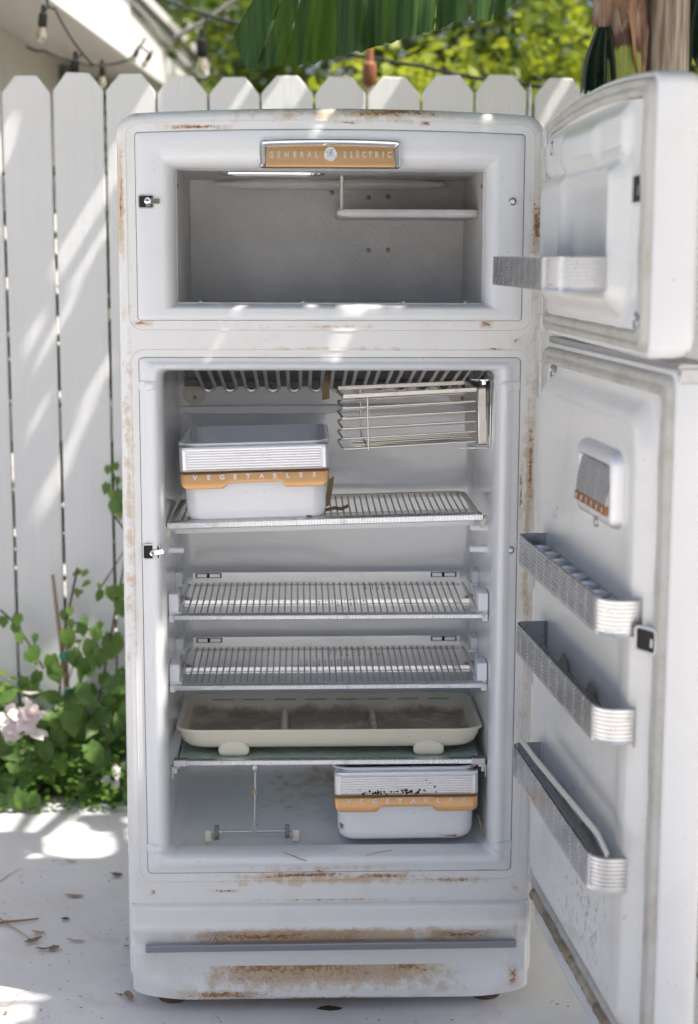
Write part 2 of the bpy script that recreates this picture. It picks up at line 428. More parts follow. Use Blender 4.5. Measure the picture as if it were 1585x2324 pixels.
def floorz(Y): return .2885 + .034 * max(0, (Y - .05) / .45)
def li(i, Y): return [(x, Y, z) for x, z in rr(-.309 + i, .3065 - i, floorz(Y) + i, 1.238 - i, .022, 5, 0, 8)]
m.loft([[(x, .033, z) for x, z in rr(-.3085, .3055, .3000, 1.196, .012, 5, 0, 8)],
        [(x, .040, z) for x, z in rr(-.3095, .3070, .2960, 1.205, .012, 5, 0, 8)], li(0, .055), li(.001, .2), li(.002, .4), li(.003, .505), li(.006, .518), li(.013, .527), li(.024, .531)], True, False, True)
m.build('liner', M_LINER, fridge, sharp=50)
m = MB(); p0 = P(402, 932, .52); p1 = P(1068, 928, .52)
m.add([(p0.x, .531, p0.z + .011), (p1.x, .531, p1.z + .011), (p0.x, .513, p0.z + .008), (p1.x, .513, p1.z + .008), (p0.x, .511, p0.z - .006), (p1.x, .511, p1.z - .006), (p0.x, .531, p0.z - .008), (p1.x, .531, p1.z - .008)],
      [(0, 1, 3, 2), (2, 3, 5, 4), (4, 5, 7, 6), (0, 2, 4, 6), (1, 7, 5, 3)])
m.build('back_ledge', M_LINER, fridge)
for px, py in ((440, 890), (1045, 893)):
    c = P(px, py, .526); m = MB(); m.lathe([(.025, .006), (.025, 0), (.022, -.003)], c, (0, 1, 0), 24); m.build('wall_disc', M_CREAM, fridge)
    m = MB(); m.lathe([(.004, 0), (.004, -.003), (.002, -.004)], Vector((c.x + .003, c.y - .003, c.z - .010)), (0, 1, 0), 8); m.build('disc_screw', M_BRONZE, fridge)
# evaporator: serpentine tubes hung under the ceiling, sloping down to the rear
m = MB(); zb = P(700, 872, .49).z
m.obox(((P(427, 872, .49).x + P(1056, 872, .49).x) / 2, .487, zb + .006), (.292, 0, 0), (0, .0012, .0002), (0, 0, .010)); m.build('evaporator_strip', flat('dark_strip', (.16, .155, .15), .6, .2), fridge)
zr_, zf_ = P(700, 878, .50).z + .014, P(700, 832, .07).z + .014
m = MB(); m.add([(-.285, .50, zr_), (.285, .50, zr_), (.285, .07, zf_), (-.285, .07, zf_), (-.285, .50, zr_ + .004), (.285, .50, zr_ + .004), (.285, .07, zf_ + .004), (-.285, .07, zf_ + .004)],
                [(0, 1, 2, 3), (4, 5, 6, 7), (0, 1, 5, 4), (2, 3, 7, 6), (1, 2, 6, 5), (0, 3, 7, 4)])
m.build('evaporator_plate', flat('evaporator_plate', (.20, .195, .19), .6, .2), fridge)
for k in range(13):
    c = P(475 + 48.4 * (k), 885, .47); cx = c.x; z0 = c.z
    if cx > .29: break
    pts = []; hw_ = .0122
    zfr = P(700, 832, .075).z; za1 = lerp(zfr, z0 + .010, .85); pts.append((cx - hw_, .075, zfr)); pts.append((cx - hw_, .40, za1)); pts.append((cx - hw_, .452, z0 + .010))
    for i in range(7):
        a = math.pi * i / 6; pts.append((cx - hw_ * math.cos(a), .455 + .012 * math.sin(a) * .6, z0 + .008 - .0095 * math.sin(a)))
    pts += [(cx + hw_, .452, z0 + .010), (cx + hw_, .40, za1), (cx + hw_, .075, zfr)]
    m = MB(); m.tube(pts, .0036, 7); m.build('evaporator_tube', M_TUBE, fridge)
    m = MB(); m.box(cx - .009, cx + .009, .474, .478, z0 - .003, z0 + .017); m.lathe([(.0038, 0), (.0038, -.004), (.002, -.005)], (cx, .474, z0 + .008), (0, 1, 0), 8)
    m.build('tube_clip', M_CLIP, fridge)

# ---- shelf supports and pegs on the liner walls
for zs in (.735, .601):
    for sx in (-1, 1):
        xw = -.308 if sx < 0 else .305
        for (ya, yb, dx, z0, z1) in ((.062, .13, .019, -.006, .044), (.30, .38, .014, .014, .054)):
            m = MB(); x1 = xw - sx * dx
            m.box(min(xw, x1), max(xw, x1), ya, yb, zs + z0 + .016, zs + z1)
            m.box(min(xw, xw - sx * (dx + .004)), max(xw, xw - sx * (dx + .004)), ya + .004, yb - .004, zs + z0 + .010, zs + z0 + .0162)
            m.box(min(xw, xw - sx * (dx - .008)), max(xw, xw - sx * (dx - .008)), ya, yb, zs + z0 - .004, zs + z0 + .010)
            m.build('shelf_support', M_WHITEP, fridge, bev=.002)
for (sx, py, Y, ln) in ((-1, 1249, .11, .028), (1, 1197, .11, .034), (1, 1246, .11, .034), (-1, 1200, .11, .012), (1, 1178, .16, .012)):
    xw = -.3085 if sx < 0 else .306
    c = P(390 if sx < 0 else 1100, py, Y)
    m = MB(); m.lathe([(.0075, 0), (.0075, .004), (.0062, .006), (.0055, ln), (.0045, ln + .001)], (xw, Y, c.z), (-sx, 0, 0), 12); m.build('shelf_peg', M_WHITEP, fridge)

# ---- latch catches and door switches
def catch(px, py, big):
    c = P(px, py, -.004); s = 1.15 if big else 1
    m = MB(); o_ = lambda e, Y, r: [(x, Y, z) for x, z in rr(c.x - .0135 * s - e, c.x + .0115 * s + e, c.z - .0105 * s - e, c.z + .0105 * s + e, r, 4, 0, 3)]
    m.loft([o_(.0025, -.0015 - (.006 if big else 0), .005), o_(.002, -.0055 - (.006 if big else 0), .005), o_(0, -.0055 - (.006 if big else 0), .003), o_(-.0006, .01, .003)], True)
    k = m.build('latch_catch', M_STEEL, fridge)
    yo = -.006 if big else 0
    m = MB(); m.loft([o_(-.0002, -.0042 + yo, .003)], True, False, True); m.build('latch_recess', M_BLACK, k)
    m = MB()
    m.lathe([(.0062, 0), (.0062, .004), (.004, .0052)], (c.x + .002, -.0055 + yo, c.z + (.0015 if not big else -.002)), (0, -1, 0), 14)
    if big:
        m.obox((c.x + .013, -.016, c.z + .0005), (.0105, -.004, .0025), (.0012, .003, 0), (-.0008, 0, .0046))
    else:
        m.box(c.x - .002, c.x + .024, -.0085, -.0065, c.z - .0045, c.z + .0055); m.box(c.x - .001, c.x + .008, -.0065, -.0055, c.z - .0085, c.z - .0055)
    m.build('latch_lever', M_CHROME, k, bev=.0008)
    m = MB()
    zz = c.z + (.0015 if not big else -.002); xx = c.x + .002
    for a in (0, 1):
        m.box(xx - (.0032 if a else .0007), xx + (.0032 if a else .0007), -.0112 + yo, -.0102 + yo, zz - (.0007 if a else .0032), zz + (.0007 if a else .0032))
    m.build('screw_slot', M_BLACK, k)
catch(333, 457, False); catch(346, 1251, True)
for px, py in ((1163.5, 457), (1159.5, 1248)):
    c = P(px, py, -.004); m = MB()
    m.lathe([(.0072, .002), (.0072, -.002), (.0058, -.003), (.0050, .001)], c, (0, 1, 0), 18, True, False); k = m.build('door_switch', M_STEEL, fridge)
    m = MB(); m.lathe([(.0042, .004), (.0042, -.004), (.003, -.0055)], c, (0, 1, 0), 14); m.build('switch_button', M_WHITEP, k)

# ---- name badge
bx0, bx1 = P(587, 347, -.01).x, P(913, 347, -.01).x; bz0, bz1 = P(750, 382, -.01).z, P(750, 312, -.01).z
m = MB()
def bl(i, Y, r): return [(x, Y, z) for x, z in rr(bx0 + i, bx1 - i, bz0 + i * .35, bz1 - i, max(r - i, .001), 5, .003, 12)]
m.loft([bl(0, -.003, .009), bl(.0005, -.009, .009), bl(.003, -.0135, .009), bl(.006, -.0150, .009), bl(.010, -.0125, .009), bl(.0140, -.0080, .01)]); badge = m.build('badge', M_CHROME, fridge, sharp=60)
m = MB(); gx0, gx1 = bx0 + .0125, bx1 - .0125; gz1 = bz1 - .0140
zs_ = [gz1, gz1 - .001, gz1 - .024, gz1 - .027, gz1 - .031, gz1 - .036, bz0 + .0022, bz0 + .0005]
ys_ = [-.008, -.0095, -.0098, -.0108, -.0122, -.0128, -.0122, -.006]
us = lin(gx0, gx1, 9)
m.sheet(us, range(8), lambda x, j: (x + (.0015 if x < 0 else -.0015) * (1 if j < 2 else .3 if j < 4 else 0), ys_[j], zs_[j] - .0022 * ((x - .0) / .13) ** 2 * (1 if j < 3 else .3)))
gp = m.build('badge_panel', M_GOLD, badge, sharp=60)
m = MB()
zx = lambda q: P((1000 + q * .4038) * .5673, 350, -.011)
for ch, q in list(zip('GENERAL', (214, 289, 366, 446, 518, 592, 665))) + list(zip('ELECTRIC', (945, 1010, 1069, 1133, 1194, 1259, 1322, 1385))):
    c = zx(q); text_mb(m, ch, .0148, lambda x, y, d, c=c: (c.x + x * .74, -.0103 - d, c.z - .0053 + y), .0007, .0006)
m.build('badge_lettering', metalm('letter_steel', (.52, .50, .46), .35, .3), badge, recalc=False, sharp=30)
c = zx(800); m = MB(); m.lathe([(.0132, .003), (.0132, -.002), (.0122, -.0034), (.0118, -.0030)], (c.x, -.010, c.z), (0, 1, 0), 28); m.build('badge_emblem', metalm('emblem_silver', (.82, .82, .82), .25, .2), badge)
m = MB()                                     # script monogram: two looping initials inside a swirl rim
def stroke(pts, r=.00055): m.tube([(c.x + x * .0105, -.0136, c.z + y * .0105) for x, y in pts], r, 5)
stroke([(-.15, .55), (-.05, .75), (-.3, .78), (-.5, .4), (-.45, .05), (-.2, .1), (-.05, .45), (-.12, .0), (-.35, -.5), (-.6, -.55), (-.45, -.25), (-.05, -.02), (.1, .2)])
stroke([(.45, .35), (.4, .62), (.15, .55), (.1, .3), (.3, .2), (.1, .05), (.05, -.25), (.3, -.38), (.55, -.15), (.5, .1), (.35, -.02), (.45, -.2)])
stroke([(.05, .35), (.12, .8), (.3, .85), (.28, .55), (.1, .2)])
for a0 in (20, 110, 200, 290): stroke([(.92 * math.cos(RAD(a0 + q)) * (1 - .12 * (q > 45)), .92 * math.sin(RAD(a0 + q)) * (1 - .12 * (q > 45))) for q in (0, 18, 36, 54)] , .0006)
m.build('emblem_script', M_STEEL, badge)

# ---- kick plate
m = MB(); us = [-.374, -.374, -.3735, -.372] + lin(-.366, .366, 48) + [.372, .3735, .374, .374]; nv = 34
def kz(x, v):
    zb_ = .0235 + .016 * max(0, (abs(x) - .26) / .112) ** 2 + .003 * sstep(.355, .374, abs(x))
    return lerp(zb_, .2025, v)
def ky(x, z):
    y = -.0150 + .011 * sstep(.162, .130, z) - .0025 * sstep(.168, .160, z)
    if z < .13:
        rec = sstep(-.352, -.325, x) * sstep(.360, .338, x) * sstep(.040, .062, z - .018 * max(0, (abs(x) - .28) / .08)) * sstep(.125, .116, z)
        y = lerp(-.0135, -.004, sstep(.112, .126, z)) + .015 * rec * (1 - .3 * sstep(.1, .05, z))
    return y
vs_ = [0, .002] + lin(.02, .985, nv) + [.995, 1]
def kp(i, j):
    x = us[i]; v = vs_[j]; z = kz(x, v); y = ky(x, z)
    e = max(0, 1 - (.374 - abs(x)) / .006); y += .012 * e * e
    if i in (0, len(us) - 1): y = .03
    if j == 0: y = .03
    if j == len(vs_) - 1: y = .0; z = .2035
    if j == len(vs_) - 2: y += .002
    return (x * 1.027 + .002, y, z)
m.sheet(range(len(us)), range(len(vs_)), kp); m.build('kick_plate', M_KICK, fridge, sharp=50)
m = MB(); m.obox((.003, -.016, .1235), (.358, 0, .0012), (0, .006, 0), (0, -.0015, .0072)); m.build('kick_trim_bar', M_GREYBAR, fridge, bev=.002)
for px in (395, 1100):
    c = P(px, 2275, .06); m = MB(); m.lathe([(.030, .0005), (.031, .006), (.022, .012), (.012, .014), (.012, .045)], (c.x, .06, 0), (0, 0, 1), 18); m.build('foot', M_RUSTY, fridge)
for x in (-.3, .3):
    m = MB(); m.lathe([(.030, .0005), (.031, .006), (.022, .012), (.012, .014), (.012, .045)], (x, .55, 0), (0, 0, 1), 14); m.build('foot', M_RUSTY, fridge)

# ================================================================== DOORS
HX, HY = .3955, -.012
class Door:
    def __init__(s, ang):
        s.a = RAD(ang); s.U = Vector((-math.cos(s.a), -math.sin(s.a), 0)); s.Nn = Vector((-math.sin(s.a), math.cos(s.a), 0)); s.H = Vector((HX, HY, 0))
    def uz(s, px, py, n=0):
        d = ray(px, py); q = CAM - s.H - s.Nn * n
        t = -q.dot(s.Nn) / d.dot(s.Nn); p = q + d * t
        return p.dot(s.U), QZi(p.z)
DF, DM = Door(91.4), Door(94.3)
WD = .772
def sdrr(x, z, x0, x1, z0, z1, r):
    cx, cz = (x0 + x1) / 2, (z0 + z1) / 2
    qx = abs(x - cx) - (x1 - x0) / 2 + r; qz = abs(z - cz) - (z1 - z0) / 2 + r
    return math.hypot(max(qx, 0), max(qz, 0)) + min(max(qx, qz), 0) - r
def door_shell(name, D, z0, z1, crown, rt, rb, mat_, label):
    def lp(i, y):
        L = rr(-WD + i, -i, z0 + i, z1 - i, .02, 5, 0, 12)
        out = []
        for x, z in L:
            if crown: z -= crown * ((x + WD / 2) / (WD / 2)) ** 2 * max(0, (z - (z0 + z1) / 2) / ((z1 - z0) / 2)) ** 2
            out.append((x, y, z))
        return out
    m = MB()
    m.loft([lp(.035, -.0660), lp(.014, -.0640), lp(.005, -.0580), (lp(.001, -.049)), lp(0, -.038), lp(0, -.004), lp(.002, -.0005), lp(.004, 0), lp(.012, 0), lp(.020, -.002), lp(.06, -.002)], True, True, True)
    o = m.build(name, mat_, None, local=True, sharp=60)
    o.parent = fridge; o.location = (HX, HY, 0); o.rotation_euler = (0, 0, D.a); ORG[o.name] = Vector((HX, HY, 0))
    if label: o['label'] = label
    return o
def gasket(door, z0, z1, crown, top_n=1.0, mats=(None, None), bottom=None):
    sides = []
    pr = [(.005, .0), (.006, .006), (.010, .011), (.015, .012), (.0185, .0075), (.021, .0085), (.025, .0130), (.030, .0125), (.034, .007), (.035, -.001)]
    m = MB(); loops = []
    for i, y in pr:
        L = rr(-WD + i, -i, z0 + i, z1 - i, max(.024 - i * .3, .004), 4, 0, 12)
        loops.append([(x, y + .0012 * math.sin(x * 61 + z * 47) * (y > .005), z - (crown * ((x + WD / 2) / (WD / 2)) ** 2 * max(0, (z - (z0 + z1) / 2) / ((z1 - z0) / 2)) ** 2 if crown else 0)) for x, z in L])
    m.loft(loops); o = m.build('gasket', mats[0], door, local=True, sharp=70); return o

fd = door_shell('freezer_door', DF, 1.2655, 1.6655, .020, .03, .03, M_DOOR, 'short upper door swung open to the right')
gasket(fd, 1.2685, 1.6625, .020, mats=(M_GASK,))
def panel(door, z0, z1, fn, mat_, crown=0, nu=64, nz=64, i0=.0325):
    m = MB(); us = lin(i0, WD - i0, nu); vs = lin(0, 1, nz)
    def pt(u, v):
        zt = z1 - i0 - (crown * ((u - WD / 2) / (WD / 2)) ** 2 if crown else 0)
        z = lerp(z0 + i0, zt, v); return (-u, fn(u, z), z)
    m.sheet(us, vs, pt); return m.build('inner_panel', mat_, door, local=True, sharp=60)
def fz_n(u, z):
    n = .007
    n = max(n, .007 + .012 * sstep(.006, -.024, sdrr(u, z, .035, .67, 1.535, 1.620, .03)))
    n = max(n, .007 + .024 * sstep(.010, -.028, sdrr(u, z, .050, .655, 1.322, 1.545, .04)))
    n -= .013 * sstep(.014, -.014, sdrr(u, z, .27, .60, 1.350, 1.520, .014))
    n += .007 * sstep(.010, -.014, sdrr(u, z, .22, .50, 1.540, 1.600, .02))
    return n
panel(fd, 1.2685, 1.6625, fz_n, M_DLIN, .020)
# slatted holder band on the freezer door
def band_path(ua, ub, n0, n1, ra, rb):
    p = [(ua, n0)] + [(ua, lerp(n0, n1 - ra, .5))]
    p += [(ua + ra - ra * math.cos(RAD(a)), n1 - ra + ra * math.sin(RAD(a))) for a in range(0, 91, 15)]
    p += [(lerp(ua + ra, ub - rb, t), n1) for t in (.1, .2, .3, .4, .5, .6, .7, .8, .9)]
    p += [(ub - rb + rb * math.sin(RAD(a)), n1 - rb + rb * math.cos(RAD(a))) for a in range(0, 91, 10)]
    p += [(ub, lerp(n1 - rb, n0, .5)), (ub, n0)]
    return p
def rackm():
    n = N('rack_aluminium'); o = n.xyz()
    f = n.ramp(n.noise(50, 6, .72), .56, .78, 0, .5)
    per = n.math('ABSOLUTE', n.math('SUBTRACT', n.math('FRACT', n.math('MULTIPLY', o[0], 18.5)), .5))
    ln_ = n.math('LESS_THAN', per, .030)
    col = n.mix(f, (.66, .66, .66), (.22, .19, .16)); col = n.mix(n.math('MULTIPLY', ln_, .85), col, (.86, .86, .86))
    n.set(Base_Color=col, Roughness=n.math('ADD', .26, n.math('MULTIPLY', f, .35)), Metallic=n.math('SUBTRACT', n.math('SUBTRACT', .85, n.math('MULTIPLY', f, .4)), n.math('MULTIPLY', ln_, .6)))
    return n.m
M_RACK = rackm()
def rack(door, ua, ub, z0, z1, n0, n1, ra=.016, rb=.035, zslope=0, floor=True):
    pth = band_path(ua, ub, n0, n1, ra, rb); m = MB()
    nr = 7; zz = []; off = []
    H = z1 - z0
    zz = [z0, z0 + .0005]; off = [0, .0012]
    for k in range(nr):
        a = z0 + H * (.10 + .80 * k / nr); st = H * .8 / nr
        zz += [a, a + st * .12, a + st * .62, a + st * .74]; off += [.0, .0016, .0016, .0]
    zz += [z1 - .0025, z1 - .0005, z1]; off += [0, .0014, .0005]
    def nrm(i):
        a = pth[max(i - 1, 0)]; b = pth[min(i + 1, len(pth) - 1)]
        d = (b[0] - a[0], b[1] - a[1]); l = math.hypot(*d) or 1
        return (-d[1] / l, d[0] / l)
    def pt(i, j):
        q = nrm(i); return (-(pth[i][0] + q[0] * off[j]), pth[i][1] + q[1] * off[j], zz[j] + zslope * (pth[i][0] - ua))
    def pin(i, j):
        q = nrm(i); return (-(pth[i][0] - q[0] * .0014), pth[i][1] - q[1] * .0014, (z0, z1)[j] + zslope * (pth[i][0] - ua))
    I = range(len(pth))
    m.sheet(I, range(len(zz)), pt); m.sheet(I, (0, 1), pin)
    o = m.build('door_rack', M_RACK, door, local=True, sharp=30, recalc=False)
    m = MB()
    if floor:
        m.add([(-x, y, z0 + .004) for x, y in pth] + [(-x, y, z0 + .006) for x, y in pth], [tuple(range(len(pth))), tuple(range(len(pth), 2 * len(pth)))])
        for k in range(7):
            nn = lerp(n0 + .006, n1 - .008, k / 6); m.box(-ub + .012, -ua - .012, nn - .0012, nn + .0012, z0 + .006, z0 + .0078)
    for u in (ua, ub): m.box(-u - .0016 - (.012 if u == ua else 0), -u + .0016 + (.003 if u == ub else 0), n0 - .004, n0 + .002, z0 - .004, z1 + .002)
    o2 = m.build('rack_floor', M_STEEL, door, local=True)
    return o
u0, zq = DF.uz(1120, 588, .118); u1, _ = DF.uz(1393, 635, .02)
rack(fd, u0, u1, 1.3550, 1.4040, .02, .118, ra=.004, rb=.05, zslope=.0, floor=True)
def dial(door, D, px, py, n, r=.013):
    u, z = D.uz(px, py, n); m = MB()
    m.lathe([(r, -.004), (r, .0025), (r * .85, .004), (r * .75, .0025), (r * .7, .002)], (-u, n, z), (0, 1, 0), 22)
    m.box(-u - r * .6, -u + r * .6, n + .002, n + .0038, z - .0012, z + .0012)
    o = m.build('panel_screw', M_STEEL, door, local=True); return o
dial(fd, DF, 1256.5, 337, .016, .0135); dial(fd, DF, 1447, 728, .010, .0135)
def socket(door, D, px, py, n, w_, h_):
    u, z = D.uz(px, py, n); m = MB()
    L = lambda e, y: [(x, y, q) for x, q in rr(-u - w_ - e, -u + w_ + e, z - h_ - e, z + h_ + e, .003 + e, 4, 0, 3)]
    m.loft([L(.005, n), L(.004, n + .003), L(.0, n + .003), L(-.0005, n - .012)]); o = m.build('latch_socket', M_DLIN, door, local=True)
    m = MB(); m.loft([L(-.0005, n + .0012)], True, False, True); m.build('socket_hole', M_BLACK, door, local=True)
    m = MB(); m.box(-u - w_ * .5, -u - w_ * .2, n + .0014, n + .0028, z - h_ * .5, z + h_ * .25); m.build('socket_latch', M_STEEL, door, local=True)
socket(fd, DF, 1450, 428, .0085, .026, .018)

md = door_shell('main_door', DM, .168, 1.2505, 0, .02, .02, M_DOOR, 'tall lower door swung open to the right')
gasket(md, .2250, 1.2475, 0, mats=(M_GASK,))
m = MB(); us_ = lin(.05, WD - .02, 40)
m.tube([(-u, .0105 + .0015 * math.sin(u * 160), .2400 + .001 * math.sin(u * 90)) for u in us_], .0115, 8); m.build('bottom_seal', M_GASK2, md, local=True)
m = MB(); m.box(-WD + .001, -.001, -.055, -.003, 1.2495, 1.2605); m.build('door_top_trim', M_STEEL, md, local=True, bev=.002)
m = MB(); m.box(-WD - .0022, -WD + .004, -.052, -.004, 1.233, 1.2535); m.build('trim_end', M_STEEL, md, local=True, bev=.0015)
def md_n(u, z):
    e = sdrr(u, z, .040, .722, .270, 1.205, .07)
    n = .006 + .024 * sstep(.004, -.034, e)
    n -= .008 * sstep(-.06, -.12, e)
    n += .004 * sstep(.01, -.03, sdrr(u, z, .10, .64, .80, 1.10, .08))
    n += .006 * sstep(.012, -.012, sdrr(u, z, .712, .720, .30, 1.16, .01))
    return n
panel(md, .2250, 1.2475, md_n, M_DLIN2, 0, 64, 96)
dial(md, DM, 1256.5, 843, .010, .0125); dial(md, DM, 1226, 1977, .010, .0125)
u_, z_ = DM.uz(1471, 1453, .018)
def tq(e1, e2, dn): # catch pocket cut into the slope of the panel edge
    return (-(u_ + .026 * e1), .020 - .013 * e1 + dn, z_ + e2)
m = MB()
TL = lambda g, dn: [tq(x / .026, z, dn) for x, z in rr(-.017 - g, .017 + g, -.0150 - g, .0150 + g, .004 + g, 4, 0, 3)]
m.loft([TL(.003, -.004), TL(.003, .002), TL(.001, .003), TL(0, .002), TL(-.0005, -.003)]); m.build('latch_socket', M_DLIN2, md, local=True)
m = MB(); m.loft([TL(-.0003, .001)], True, False, True); m.build('socket_hole', M_BLACK, md, local=True)
m = MB(); m.add([tq(.36, -.008, .002), tq(.52, -.008, .002), tq(.52, .004, .002), tq(.36, .004, .002)], [(0, 1, 2, 3)]); m.build('socket_latch', M_STEEL, md, local=True)
# the three holder bands: near end, far end at the door face; heights from the near end
RK = []
for (pn, pf, hh) in (((1247, 1209), (1453, 1367), .060), ((1241, 1409), (1443, 1612), .060), ((1232, 1684), (1430, 1946), .060)):
    ua, za = DM.uz(*pn, .022); ub, zb2 = DM.uz(*pf, .022); RK.append((ua, za, ub, zb2))
print('RACKS', [[round(x, 3) for x in r] for r in RK])
for (ua, za, ub, zb2) in RK:
    rack(md, ua, ub, za - .052, za, .022, .078, ra=.016, rb=.034, zslope=(zb2 - za) / (ub - ua) * 0)
ua, za, ub, zb2 = RK[0]
m = MB()                                     # egg cups in the upper rack
for k in range(8):
    u = lerp(ua + .06, ub - .06, k / 7)
    for nn in (.052,):
        m.lathe([(.0215, za - .019), (.0205, za - .014), (.0180, za - .014), (.0150, za - .020), (.012, za - .030), (.004, za - .034)], (-u, nn, 0), (0, 0, 1), 12, False, True)
m.box(-ub + .05, -ua - .05, .026, .074, za - .020, za - .018)
m.build('egg_tray', metalm('egg_tray', (.5, .5, .51), .35, .4), md, local=True)
for (ua, za, ub, zb2) in RK[1:]:
    for uc in (.30, .62):
        m = MB(); u = lerp(ua, ub, uc)
        m.sheet(lin(u - .09, u + .03, 14), lin(0, 1, 3), lambda x, v: (-x, .026 + .003 * v, za - .055 + v * (.036 * math.exp(-((x - u) / .028) ** 2 * (3 if x > u else .5)) + .003)))
        m.build('rack_clip', M_ALU, md, local=True)
# loose bottle bar standing up out of the lowest rack
m = MB(); A = DM.uz(1181, 1676, .086); B = DM.uz(1215, 1722, .080); Cq = DM.uz(1357, 1893, .066); Dq = DM.uz(1376, 1922, .062); Eq = DM.uz(1380, 1950, .060)
m.tube([(-A[0], .086, A[1]), (-B[0], .080, B[1]), (-lerp(B[0], Cq[0], .5), .073, lerp(B[1], Cq[1], .5)), (-Cq[0], .066, Cq[1]), (-Dq[0], .060, Dq[1] - .012)], .0062, 10, flat=.45)
o = m.build('bottle_bar', flat('yellowed_plastic', (.55, .54, .49), .35), md, local=True)
# butter compartment
M_FLAP = metalm('flap_aluminium', (.56, .56, .56), .45, .3)
uL, zT = DM.uz(1320, 990, .034); uR, zB = DM.uz(1401, 1208, .034); uL2, zB2 = DM.uz(1314, 1170, .034)
bz1_, bz0_ = zT, zB + .0; bu0, bu1 = uL, uR
print('BUTTER', bu0, bu1, bz0_, bz1_, uL2, zB2)
m = MB()
def bo(e, y, r): return [(x, y, z) for x, z in rr(-bu1 + e, -bu0 - e, bz0_ + e, bz1_ - e, r, 5, 0, 6)]
m.loft([bo(0, .022, .018), bo(.001, .034, .018), bo(.006, .041, .016), bo(.016, .043, .012), bo(.020, .042, .008), bo(.022, .034, .006)], True, False, True)
bc = m.build('butter_compartment', metalm('satin_aluminium', (.84, .84, .84), .55, .05), md, local=True, sharp=60)
fu0, fu1 = bu0 + .022, bu1 - .022; fz0, fz1 = bz0_ + .021, bz1_ - .024
m = MB(); zz = lin(fz0 + .012, fz1, 60)
def fl(z): t = (fz1 - z) / (fz1 - fz0); return .037 + .012 * t ** .8 - .002 * t * t
m.sheet(lin(fu0, fu1, 4), zz, lambda u, z: (-u, fl(z) + .0008 * (int((z - fz0) / .003) % 2), z))
m.add([(-fu1, .03, fz0 + .012), (-fu1, fl(fz0), fz0 + .012), (-fu1, fl(fz1), fz1), (-fu1, .03, fz1)], [(0, 1, 2, 3)])
m.build('butter_flap', M_FLAP, md, local=True, sharp=20)
m = MB(); m.sheet(lin(fu0 - .001, fu1 + .001, 4), [fz0 - .001, fz0, fz0 + .0125, fz0 + .0132], lambda u, z: (-u, fl(z) + (.0014 if fz0 <= z <= fz0 + .0126 else -.004), z))
m.add([(-fu1 - .001, .03, fz0), (-fu1 - .001, fl(fz0) + .0014, fz0), (-fu1 - .001, fl(fz0 + .0125) + .0014, fz0 + .0125), (-fu1 - .001, .03, fz0 + .0125)], [(0, 1, 2, 3)])
m.build('butter_band', flat('brown_gold', (.36, .15, .04), .4, .45), md, local=True)
m = MB()
for i, ch in enumerate('BUTTER'):
    u = lerp(fu0 + .012, fu1 - .012, i / 5); zc = fz0 + .0028
    text_mb(m, ch, .0100, lambda x, y, d, u=u, zc=zc: (-(u + x * .9), fl(zc + y) + .0022 + d, zc + y), .0004, .0003)
m.build('butter_lettering', M_WHITEP, md, local=True, recalc=False, sharp=30)
m = MB()
for t in (.33, .66):
    u = lerp(fu0, fu1, t)
    for k in range(16):
        za_ = lerp(fz0 + .014, fz1 - .004, k / 16); zb_ = za_ + (fz1 - fz0) / 16 * .6
        m.add([(-u - .0011, fl(za_) + .0014, za_), (-u + .0011, fl(za_) + .0014, za_), (-u + .0011, fl(zb_) + .0014, zb_), (-u - .0011, fl(zb_) + .0014, zb_)], [(0, 1, 2, 3)])
m.build('flap_dashes', M_WHITEP, md, local=True, recalc=False)
m = MB(); um = lerp(bu0, bu1, .62); m.lathe([(.008, .0), (.008, .003), (.005, .005)], (-um, .041, bz0_ + .002), (0, 1, 0), 14); m.build('butter_catch', M_STEEL, md, local=True)
# faint script rule under the flap
m = MB(); uc = lerp(bu0, bu1, .5)
m.obox((-uc, .0435, bz0_ + .013), (.0006, 0, 0), (0, .0004, 0), (0, 0, .004)); m.build('compartment_mark', M_WHITEP, md, local=True)
# hinge leaves between cabinet and doors
for z0_, z1_ in ((1.60, 1.632), (1.27, 1.30), (1.15, 1.215), (.80, .83), (.245, .42), (.62, .66)):
    m = MB(); m.box(.3835, .3925, -.022, .006, z0_, z1_); m.lathe([(.004, 0), (.004, z1_ - z0_)], (.391, -.018, z0_), (0, 0, 1), 8); m.build('hinge', M_DOOR, fridge, bev=.001)
